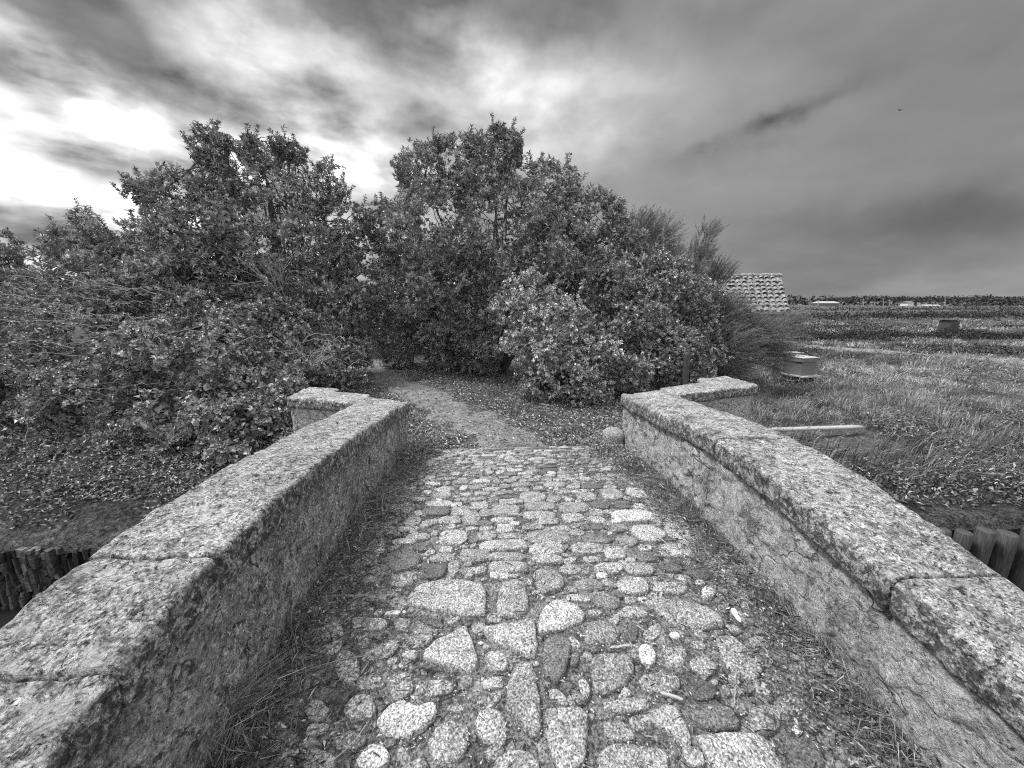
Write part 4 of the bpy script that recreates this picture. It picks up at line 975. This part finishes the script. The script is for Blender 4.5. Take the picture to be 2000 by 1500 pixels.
def build_hut():
    # stone hut with a pantile roof; only the roof and a little wall show over the tamarisk
    c = np.array([9.25, 15.6]); zg = float(gz(*c)) - .1; e = empty('stone_hut', (c[0], c[1], zg), label='old low stone hut with a lichen spotted pantile roof, half hidden by tamarisk', cat='hut')
    L2, W2 = 2.1, 1.45; ze = 1.22; zr = 2.58
    hw = L2 - .15; ww = W2 - .22
    # walls with gables (local frame: ridge along x)
    def wl(V): return V + np.array([c[0], c[1], 0])
    v = [(-hw, -ww, zg), (hw, -ww, zg), (hw, ww, zg), (-hw, ww, zg), (-hw, -ww, ze - .02), (hw, -ww, ze - .02), (hw, ww, ze - .02), (-hw, ww, ze - .02), (-hw, 0, zr - .25), (hw, 0, zr - .25)]
    mk('wall', wl(np.array(v)), [np.array([[0, 1, 5, 4], [2, 3, 7, 6], [4, 5, 9, 8], [6, 7, 8, 9]]), np.array([[1, 2, 6, 9, 5], [3, 0, 4, 8, 7]])], RENDER, e, smooth=False)
    tagbox('door', [(c[0] - .5, c[0] + .35, c[1] - ww - .03, c[1] - ww + .02, zg, zg + 1.6)], WOOD, e)
    # pantiles: curved tiles, row by row
    rt = m_simple('lichened_pantile', .02, .58, 17, .9, bd=.04)
    Vs, Fs, off = [], [], 0
    a = np.linspace(0, np.pi, 6)
    for side in (-1, 1):
        for r in range(9):
            f0 = r / 9; f1 = min(1.02, (r + 1.18) / 9)
            for k in range(21):
                if rng.random() < .03: continue
                x = -L2 + .1 + k * .2 + rng.normal(0, .02); wv = .088 * rng.uniform(.85, 1.1); lift = .012 + .045 * rng.random(); f0 = r / 9 + rng.normal(0, .012)
                def at(f, ww_, dz):
                    yy = side * (W2 * (f)); zz = zr - (zr - ze) * f + dz
                    return np.stack([x + np.cos(a) * ww_, np.full(6, yy), zz + np.sin(a) * ww_ * .8], 1)
                A = at(f0, wv * .85, 0); B = at(f1, wv, lift + .03)
                Vs += [A, B]; i = np.arange(5); q = np.stack([off + i, off + i + 1, off + 6 + i + 1, off + 6 + i], 1); Fs.append(q); off += 12
                x2 = x + .1; # channel tile between
    # solid roof deck beneath the tiles
    d = [(-L2, -W2, ze), (L2, -W2, ze), (L2, 0, zr), (-L2, 0, zr), (-L2, W2, ze), (L2, W2, ze)]
    d2 = [(x, y, z - .07) for x, y, z in d]
    V = np.concatenate(Vs + [np.array(d), np.array(d2)]); Q = np.concatenate(Fs)
    b = off; DQ = np.array([[b, b + 1, b + 2, b + 3], [b + 3, b + 2, b + 5, b + 4], [b + 6, b + 9, b + 8, b + 7], [b + 9, b + 10, b + 11, b + 8], [b, b + 6, b + 7, b + 1], [b + 4, b + 5, b + 11, b + 10], [b + 1, b + 7, b + 8, b + 2], [b + 2, b + 8, b + 11, b + 5], [b, b + 3, b + 9, b + 6], [b + 3, b + 4, b + 10, b + 9]])
    roof = mk('roof', wl(V), [Q, DQ], rt, e, smooth=False)
    P, r = np.stack([np.linspace(-L2 - .02, L2 + .02, 30), np.zeros(30), zr + .02 + .015 * rng.normal(0, 1, 30)], 1), .085
    V, Fc = tubes([(wl(P), r)], 8); mk('ridge', V, Fc, rt, roof)
    rot_about(e, R(-19))

def build_hive(u, v, z, label, s=1.0, rot=0.):
    c = atz(u, v, z); e = empty('beehive', c, label=label, cat='beehive', group='beehives beside the hut')
    x, y, b = c; w = .27 * s; x, y, b = float(x), float(y), float(b) + .1
    for sx in (-1, 1):
        for sy in (-1, 1): tagbox('leg', [(x + sx * w * .8 - .02, x + sx * w * .8 + .02, y + sy * w * .8 - .02, y + sy * w * .8 + .02, b - .02, b + .14)], WOOD, e)
    tagbox('base_board', [(x - w * 1.25, x + w * 1.35, y - w * 1.5, y + w * 1.1, b + .14, b + .175)], PALEWOOD, e)
    tagbox('hive_body', [(x - w, x + w, y - w, y + w, b + .175, b + .46)], HIVEP, e)
    tagbox('hive_super', [(x - w * .985, x + w * .985, y - w * .985, y + w * .985, b + .463, b + .56)], HIVEP, e)
    tagbox('lid', [(x - w * 1.12, x + w * 1.12, y - w * 1.12, y + w * 1.12, b + .562, b + .66), ], HIVEP, e)
    tagbox('lid_cover', [(x - w * 1.15, x + w * 1.15, y - w * 1.15, y + w * 1.15, b + .662, b + .68)], PALEP, e)
    rot_about(e, rot)

def m_toned(name, k):
    m = N(name); c = m.ma('MULTIPLY', m.attr(), k); a = m.noise(22, 6, .7, .3); c = m.ma('MULTIPLY', c, m.mr(a, .3, .7, .35, 1.6))
    return m.done(c, .8, .2, m.bump(a, .9, .012))

def build_things():
    # wooden post
    a = pt(1336, 757, 7.2); b = pt(1340, 688, 7.2); zg = float(gz(a[0], a[1])) - .1
    V, Fc = rbox(-.05, .05, -.045, .045, 0, 1, .05, .01); V = V * [1, 1, 1]; V[:, 2] = zg + V[:, 2] * (b[2] - zg); V[:, :2] += a[:2]
    mk('wooden_post', disp3(V, .008, 9, 3), Fc, WETWOOD, origin=(a[0], a[1], zg), label='square weathered wooden post at the edge of the dark rounded shrub', cat='post')
    # boulder guarding the end of the right parapet
    c = np.array([1.49, 4.42]); z = float(roadz(4.5)); V, Fc = rbox(-.12, .12, -.12, .12, -.1, .27, .02, .085); V = V + [c[0], c[1], z]; V = disp3(V, .03, 5, 3)
    mk('guard_stone', V, Fc, GRANITE, origin=(c[0], c[1], z), tone=.4, label='rounded guard stone leaning against the far end of the pale parapet', cat='stone')
    # square stone stake beside the hive
    c = atz(1510, 752, -.72); V, Fc = rbox(-.13, .13, -.08, .08, -.1, .62, .04, .02); mk('standing_slab', disp3(V + c, .02, 5, 3), Fc, COPING, origin=c, label='short upright slab of grey stone under the low tamarisk', cat='slab')
    zg = -.72
    build_hive(1556, 748, zg, 'larger nearer beehive with a pale lid and bottom board by the tamarisk', 1.0, R(14))
    build_hive(1531, 735, zg, 'smaller beehive with only its white lid showing behind the nearer one', .95, R(10))
    # beam lying along the bank
    A = atz(1462, 838, -.56); B = atz(1684, 831, -.56); V, Fc = rbox(0, 1, -.05, .05, -.05, 0, .1, .004)
    V2 = V.copy(); V2[:, :] = A + (B - A) * V[:, :1] + np.stack([0 * V[:, 0], V[:, 1], V[:, 2]], 1); mk('timber_beam', V2, Fc, PALEWOOD, origin=A, label='long pale timber beam lying along the top of the bank right of the bridge', cat='beam')
    # timber piles
    for i, (x, r, dz) in enumerate([(5.30, .06, -.03), (5.52, .075, -.05), (5.76, .085, -.02), (6.02, .09, -.06), (6.30, .08, -.03), (6.56, .09, -.05)]):
        y = 3.80 - .02 * i; n = 8; zz = np.concatenate([np.linspace(-2.4, -1.03 + dz, n), [-1.02 + dz, -1.018 + dz]]); rr = np.concatenate([np.full(n, r), [r * .85, .002]])
        V, Fc = tubes([(v3(np.full(n + 2, x), np.full(n + 2, y) , zz), rr)], 14); V = V.copy(); V[:, :2] += .012 * np.stack([fbm(V * [14, 14, 1.5], 3), fbm(V * [14, 14, 1.5] + 9, 3)], 1)
        mk('timber_pile', V, Fc, WETWOOD, origin=(x, y, -2.4), label='round dark timber pile holding up the mud bank in the channel right of the bridge', cat='pile', group='timber piles along the channel bank')
    # stone revetment on the left
    B = []; x = -10.5
    while x < -2.75:
        w = rng.uniform(.03, .06); z = -2.35; yo = rng.normal(0, .02)
        while z < -1.08:
            h = rng.uniform(.06, .22); zt = min(z + h, -1.05 + rng.uniform(-.03, .0))
            B.append((x + .004, x + w - .004, 3.985 + yo + rng.normal(0, .016), 4.11, z + .008, zt - .006)); z += h
        x += w
    V, Fc = boxes(B); V[:, :] += rng.normal(0, .006, V.shape); mk('stone_revetment', V, Fc, m_toned('wet_upright_stone', .10), tone=np.repeat(np.clip(rng.gamma(3, .33, len(B)), .2, 2.4), 8), origin=(-6, 4, -2.35), smooth=False, label='dark retaining wall of narrow upright stones along the channel left of the bridge', cat='retaining wall')
    # muddy shelf and ledge above it
    x, y = np.meshgrid(np.arange(-11, -2.5, .05), np.arange(3.99, 6.0, .04), indexing='ij'); sh = x.shape; x = x.ravel(); y = y.ravel()
    z = gz(x, np.maximum(y, 4.09)) + .03 - .12 * sstep(4.05, 3.99, y) + .05 * fbm(v3(x * 1.6, y * 4.5), 4) + .03 * fbm(v3(x * 5, y * 12, 3), 3) - .25 * sstep(5.5, 5.95, y) - .2 * sstep(-2.9, -2.6, x); mk('mud_bank', v3(x, y, z), grid_faces(*sh), MUD, kind='structure')
    x, y = np.meshgrid(np.arange(3.7, 12, .05), np.arange(3.9, 5.6, .04), indexing='ij'); sh = x.shape; x = x.ravel(); y = y.ravel()
    z = gz(x, np.maximum(y, 4.1)) + .02 + .05 * fbm(v3(x * 1.6, y * 4.5), 4) + .03 * fbm(v3(x * 5, y * 12, 3), 3) - .25 * sstep(5.1, 5.55, y) - .15 * sstep(3.98, 3.9, y); mk('mud_bank', v3(x, y, z), grid_faces(*sh), MUD, kind='structure')
    # white shell-like bone on the cobbles, sticks and a driftwood scrap
    c = road_hit(1437, 1210); z = float(roadz(c[1])) + .02
    q = np.array([(0, -.035, 0), (0, -.02, .004), (0, 0, .003), (.002, .012, .006), (.004, .03, .008), (.005, .045, .006)]) + [c[0], c[1], z + .01]
    V, Fc = tubes([(q, [.004, .013, .011, .016, .014, .003])], 10); mk('bone', V, Fc, WHITEP, origin=(c[0], c[1], z), label='small white knuckle of bone lying beside the long slanted cobble', cat='bone')
    def stick(p, label, r, name='stick', mat=TWIG, cat='stick', lift=.022):
        P = [road_hit(*a) for a in p]; P = np.array([(a[0], a[1], float(roadz(a[1])) + lift) for a in P]); t = np.linspace(0, len(P) - 1, 12); P = np.stack([np.interp(t, range(len(P)), P[:, i]) for i in range(3)], 1)
        P += rng.normal(0, .0012, P.shape); V, Fc = tubes([(P, np.concatenate([[r * .3], np.full(10, r), [r * .2]]))], 6); mk(name, V, Fc, mat, origin=P[0], label=label, cat=cat)
    stick([(803, 1313), (815, 1306), (838, 1308), (858, 1303)], 'dark crooked twig under the point of the triangular cobble', .006, 'twig', BARK, 'twig')
    stick([(1290, 1357), (1312, 1362), (1336, 1372)], 'broken pale splinter of wood above the boomerang shaped cobble', .007, 'wood_splinter', PALEWOOD, 'wood splinter')
    stick([(1437, 1340), (1435, 1360), (1432, 1382)], 'short straight pale stick right of the dark egg shaped cobble', .0035)
    stick([(1192, 1268), (1212, 1266), (1232, 1263)], 'whitish bark strip lying above the square grey cobble', .006, 'bark_strip', PALEWOOD, 'bark')
    stick([(1528, 1255), (1550, 1275), (1572, 1296)], 'thin dry stalk slanting toward the pale parapet foot', .003)
    stick([(1665, 1350), (1690, 1385), (1718, 1425), (1745, 1460)], 'long dry stem caught in the grass at the pale parapet foot', .003)
    stick([(560, 1330), (610, 1308), (665, 1292), (720, 1284)], 'long curved straw across the earth above the brick shaped cobble', .002)
    stick([(640, 1500), (690, 1455), (722, 1410)], 'thin straw running up past the pale cobble at the lower left', .0022)
    # far buildings and poles
    c = atz(1619, 598, -.75); y = 246
    e = empty('white_shed', (221, y, -1), label='long low white shed in front of the far woodland', cat='shed')
    tagbox('wall', [(214, 228, y, y + 6, -1, 1.2)], HIVEP, e); V = np.array([(213.5, y - .4, 1.2), (228.5, y - .4, 1.2), (228.5, y + 6.4, 1.2), (213.5, y + 6.4, 1.2), (215, y + 3, 2.4), (227, y + 3, 2.4)])
    mk('roof', V, [np.array([[0, 1, 5, 4], [2, 3, 4, 5]]), np.array([[1, 2, 5], [3, 0, 4]])], PALEP, e, smooth=False)
    tagbox('door', [(224, 225.4, y - .03, y, -1, 1.2)], WOOD, e)
    e = empty('cottage', (278, y, -1), label='tiny white cottage right of the long shed in the distance', cat='cottage')
    tagbox('wall', [(275.5, 279.5, y, y + 5, -1, 1.3)], WHITEP, e); V = np.array([(275.2, y - .3, 1.3), (279.8, y - .3, 1.3), (279.8, y + 5.3, 1.3), (275.2, y + 5.3, 1.3), (275.2, y + 2.5, 2.6), (279.8, y + 2.5, 2.6)]); mk('roof', V, [np.array([[0, 1, 5, 4], [2, 3, 4, 5]]), np.array([[1, 2, 5], [3, 0, 4]])], HIVEP, e, smooth=False)
    a = np.linspace(0, np.pi, 9)
    V = np.concatenate([np.stack([np.full(9, xx), y - 2 + 2.2 * np.cos(a), -1 + 1.3 * np.sin(a)], 1) for xx in (282, 294)]); i = np.arange(8); mk('polytunnel', V, [np.stack([i, i + 1, i + 10, i + 9], 1), np.array([list(range(9)), list(range(9, 18))])], PALEP, origin=(288, y, -1), smooth=False, label='low white polytunnel beside the tiny cottage', cat='polytunnel')
    for u, top in ((1582, 585), (1598, 586), (1686, 583), (1725, 582), (1737, 585), (1846, 578)):
        b = pt(u, 599, 235); t = pt(u, top, 235); V, Fc = tubes([(np.array([b, t]), [.22, .16])], 6); bar = boxes([(t[0] - .8, t[0] + .8, t[1] - .1, t[1] + .1, t[2] - .6, t[2] - .45)])
        e = empty('utility_pole', b, label='thin utility pole standing before the far woodland', cat='pole', group='far utility poles'); mk('pole', V, Fc, PALEWOOD, e); mk('crossarm', bar[0], bar[1], PALEWOOD, e, smooth=False)
    # dark block in the field
    c = atz(1848, 655, -.74); V, Fc = rbox(-.38, .38, -.35, .35, 0, 1.05, .1, .03); V = disp3(V + c, .06, 3, 3); e = empty('field_hide', c, label='small dark square hide standing in the middle of the marsh field', cat='hide'); mk('body', V, Fc, WETWOOD, e); V, Fc = rbox(-.46, .46, -.42, .42, 1.06, 1.13, .1, .02); mk('lid', V + c, Fc, WETWOOD, e)
    # tall dry stalks in the near field
    for u, v0, v1, y in ((1955, 735, 830, 8.5), (1850, 660, 790, 9.5), (1820, 690, 800, 8.9), (1700, 690, 770, 9.6)):
        b = pt(u, v1, y); b[2] = gz(b[0], b[1]); t = pt(u + 8, v0, y); P = np.linspace(b, t, 9); P[:, 0] += .05 * np.sin(np.linspace(0, 2.5, 9)); paths = [(P, np.linspace(.009, .004, 9))]
        for k in range(3, 9):
            d = nrm(np.array([rng.normal(0, .6), rng.normal(0, .4), .9])); paths.append((np.linspace(P[k], P[k] + d * .16, 5), np.linspace(.004, .002, 5)))
        V, Fc = tubes(paths, 5); mk('dry_stalk', V, Fc, TWIG, origin=b, label='tall dry branching weed stalk standing above the marsh grass', cat='weed', group='tall dry weed stalks')
    # a bird high on the right
    c = pt(1758, 215, 60); V = np.array([(-.45, 0, .12), (0, .12, 0), (.45, 0, .12), (0, -.12, 0), (0, .28, -.02), (0, -.35, 0), (.05, 0, -.06), (-.05, 0, -.06), (0, 0, .06)]) + c
    mk('bird', V, np.array([(0, 1, 8), (0, 8, 3), (0, 7, 1), (0, 3, 7), (2, 8, 1), (2, 3, 8), (2, 1, 6), (2, 6, 3), (4, 8, 6), (4, 7, 8), (4, 6, 7), (5, 6, 8), (5, 8, 7), (5, 7, 6)]), DARKSTONE, origin=c, smooth=False, label='tiny dark bird gliding in the empty sky on the right', cat='bird')

# ------------------------------------------------------------------ sky, sun, camera
SUN_EL, SUN_AZ = R(59), R(-80)      # azimuth from +Y towards +X (negative: left)
def build_sky():
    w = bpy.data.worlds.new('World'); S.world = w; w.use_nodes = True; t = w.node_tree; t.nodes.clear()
    def n(ty, **k):
        x = t.nodes.new(ty)
        for a, b in k.items(): setattr(x, a, b)
        return x
    L = t.links.new
    def put(s, v):
        if hasattr(v, 'is_output'): L(v, s)
        else: s.default_value = v
    def ma(op, a, b=0., c=None):
        x = n('ShaderNodeMath', operation=op); put(x.inputs[0], a); put(x.inputs[1], b)
        if c is not None: put(x.inputs[2], c)
        return x.outputs[0]
    def vm(op, a, b=(0, 0, 0), out=0):
        x = n('ShaderNodeVectorMath', operation=op); put(x.inputs[0], a); put(x.inputs[1], b); return x.outputs[out]
    def sc(v, s):
        x = n('ShaderNodeVectorMath', operation='SCALE'); put(x.inputs[0], v); put(x.inputs['Scale'], s); return x.outputs[0]
    def noise(v, s, d=4, r=.55, dist=0., out=0):
        x = n('ShaderNodeTexNoise'); L(v, x.inputs['Vector']); x.inputs['Scale'].default_value = s; x.inputs['Detail'].default_value = d; x.inputs['Roughness'].default_value = r; x.inputs['Distortion'].default_value = dist; return x.outputs[out]
    def mr(v, a, b, c, d):
        x = n('ShaderNodeMapRange', interpolation_type='SMOOTHSTEP'); put(x.inputs[0], v)
        for i, q in enumerate((a, b, c, d)): put(x.inputs[i + 1], q)
        return x.outputs[0]
    D = n('ShaderNodeTexCoord').outputs['Generated']
    sep = n('ShaderNodeSeparateXYZ'); L(D, sep.inputs[0]); dx, dy, dz = sep.outputs
    # cloud deck seen in perspective: direction divided by its height
    dzz = ma('ADD', ma('MAXIMUM', dz, 0.), .16)
    pl = n('ShaderNodeCombineXYZ'); L(ma('DIVIDE', dx, dzz), pl.inputs[0]); L(ma('DIVIDE', dy, dzz), pl.inputs[1])
    ca, sa = math.sin(R(62)), math.cos(R(62))
    cp = n('ShaderNodeCombineXYZ'); L(vm('DOT_PRODUCT', pl.outputs[0], (ca * .72, sa * .72, 0), 1), cp.inputs[0]); L(vm('DOT_PRODUCT', pl.outputs[0], (-sa, ca, 0), 1), cp.inputs[1])
    P = cp.outputs[0]
    # warp
    wv = sc(vm('SUBTRACT', noise(D, 3.2, 5, .55, 0, 1), (.5, .5, .5)), .24)
    Dw = vm('ADD', D, wv)
    n1 = noise(P, 1.9, 6, .50, .2); n2 = noise(P, 4.6, 5, .52, .2); n4 = noise(sc(D, 1.0) if False else vm('MULTIPLY', D, (1., 1., 1.9)), 5.6, 6, .5, .15); n5 = noise(vm('MULTIPLY', D, (1., 1., 2.2)), 14., 4, .5, .15)
    n4s = mr(n4, .30, .70, -1., 1.); n3 = noise(D, 2.0, 3, .5)
    # hand-placed masses: pixel centre, half sizes (radians), tilt in degrees, added brightness
    blobs = BLOBS
    acc = ma('ADD', SKYBASE, 0.)
    for (u, v, a, b, tilt, amt) in blobs:
        c = nrm(ray(u, v)); e1 = nrm(np.cross(c, [0, 0, 1.])); e2 = np.cross(e1, c); ct, st = math.cos(R(tilt)), math.sin(R(tilt))
        A = (e1 * ct + e2 * st) / a; B = (-e1 * st + e2 * ct) / b
        q = vm('SUBTRACT', Dw, tuple(c)); qa = vm('DOT_PRODUCT', q, tuple(A), 1); qb = vm('DOT_PRODUCT', q, tuple(B), 1)
        r2 = ma('ADD', ma('MULTIPLY', qa, qa), ma('MULTIPLY', qb, qb)); front = ma('GREATER_THAN', vm('DOT_PRODUCT', D, tuple(c), 1), 0.)
        g = ma('MULTIPLY', ma('MULTIPLY', ma('POWER', 2.718, ma('MULTIPLY', r2, -1.)), amt), ma('ADD', 1., ma('MULTIPLY', n4s, .3 if amt > 0 else (.65 if u < 1200 else (.9 if u < 1560 else .2))))); acc = ma('ADD', acc, ma('MULTIPLY', g, front))
    # streaks are strong on the left, faint on the calm right
    left = mr(dx, -.55, .42, 1.0, .14)
    tex = ma('ADD', ma('ADD', ma('MULTIPLY', ma('SUBTRACT', n1, .5), 2.4), ma('MULTIPLY', n4s, .50)), ma('ADD', ma('MULTIPLY', ma('SUBTRACT', n2, .5), .9), ma('MULTIPLY', ma('SUBTRACT', n5, .5), 1.3)))
    acc = ma('MULTIPLY', acc, ma('MAXIMUM', ma('ADD', 1., ma('MULTIPLY', tex, left)), .35))
    acc = ma('ADD', acc, ma('MULTIPLY', ma('SUBTRACT', n3, .5), .05))
    acc = ma('MAXIMUM', acc, ma('MULTIPLY', ma('ADD', .08, ma('MULTIPLY', left, .16)), ma('ADD', 1., ma('MULTIPLY', tex, ma('MULTIPLY', left, .6)))))
    acc = ma('MAXIMUM', acc, .09)
    # brightness added to the unseen sky behind and overhead as fill light
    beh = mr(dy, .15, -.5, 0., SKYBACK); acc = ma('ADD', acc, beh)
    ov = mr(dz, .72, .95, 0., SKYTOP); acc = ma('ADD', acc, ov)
    acc = ma('MULTIPLY', acc, mr(dz, -.05, 0., .25, 1.))
    sky = n('ShaderNodeTexSky', sky_type='NISHITA'); sky.sun_disc = False; sky.sun_elevation = SUN_EL; sky.sun_rotation = SUN_AZ
    bw = n('ShaderNodeRGBToBW'); L(sky.outputs[0], bw.inputs[0])
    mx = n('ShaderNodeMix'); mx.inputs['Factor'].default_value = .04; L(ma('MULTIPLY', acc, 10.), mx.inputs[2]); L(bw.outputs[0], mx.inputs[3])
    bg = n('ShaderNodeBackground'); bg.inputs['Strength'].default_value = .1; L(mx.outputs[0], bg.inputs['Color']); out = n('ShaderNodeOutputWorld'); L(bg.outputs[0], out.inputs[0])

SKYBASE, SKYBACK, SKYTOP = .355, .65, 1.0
BLOBS = [
 (10, 350, .38, .11, 0, .95), (330, 215, .18, .07, -22, .55), (480, 40, .14, .06, -20, .5), (200, 150, .12, .05, -20, .22),
 (700, 250, .22, .10, 0, .40), (1060, 190, .24, .11, 5, .36), (960, 120, .16, .07, -10, .12), (20, 90, .08, .05, 0, .25), (650, 90, .10, .05, -30, .25), (600, 310, .14, .05, 0, .35),
 (230, 50, .28, .05, -22, -.22), (620, 130, .30, .06, -26, -.26), (780, 150, .16, .07, -40, -.16), (900, 0, .5, .06, 0, -.24),
 (230, 300, .11, .02, -12, -.55), (240, 335, .11, .016, -8, -.4), (60, 437, .32, .035, 0, -.8), (120, 165, .12, .02, -15, -.25), (420, 330, .12, .03, -10, -.3),
 (1450, 245, .13, .024, 14, -.10), (1510, 218, .10, .016, 14, -.08), (1420, 300, .08, .02, 10, -.06), (1400, 275, .05, .02, 10, -.05), (1820, 425, .36, .055, 4, -.11), (1950, 445, .2, .04, 0, -.03), (1950, 120, .4, .3, 0, -.09), (1650, 520, .3, .025, 0, -.06), (1300, 130, .3, .2, 0, .03),
]

def build_light_camera():
    l = bpy.data.lights.new('sun', 'SUN'); l.energy = 3.5; l.angle = R(12); l.color = (1, 1, 1)
    o = bpy.data.objects.new('sun', l); COL.objects.link(o)
    d = np.array([math.sin(SUN_AZ) * math.cos(SUN_EL), math.cos(SUN_AZ) * math.cos(SUN_EL), math.sin(SUN_EL)])
    import mathutils
    o.rotation_euler = mathutils.Vector(-d).to_track_quat('-Z', 'Y').to_euler(); o.location = tuple(d * 30)
    c = bpy.data.cameras.new('camera'); c.sensor_width = 36; c.lens = F / 2000 * 36; c.clip_start = .05; c.clip_end = 5000
    co = bpy.data.objects.new('camera', c); COL.objects.link(co); co.location = (0, 0, CAMZ); co.rotation_euler = (math.pi / 2 - PITCH, 0, -YAW); S.camera = co
    S.view_settings.view_transform = 'Standard'; S.view_settings.look = 'None'; S.view_settings.exposure = 0; S.view_settings.gamma = 1
    S.cycles.use_denoising = False; S.cycles.filter_width = 1.1; S.cycles.max_bounces = 5; S.cycles.diffuse_bounces = 2; S.cycles.transmission_bounces = 3; S.cycles.glossy_bounces = 2
    S.cycles.sample_clamp_indirect = 4

build_ground(); build_field(); build_path(); build_water(); build_bridge(); build_road(); build_grit(); build_verge_grass(); build_moss(); build_litter()
build_vegetation(); build_marsh(); build_hut(); build_things(); build_sky(); build_light_camera()
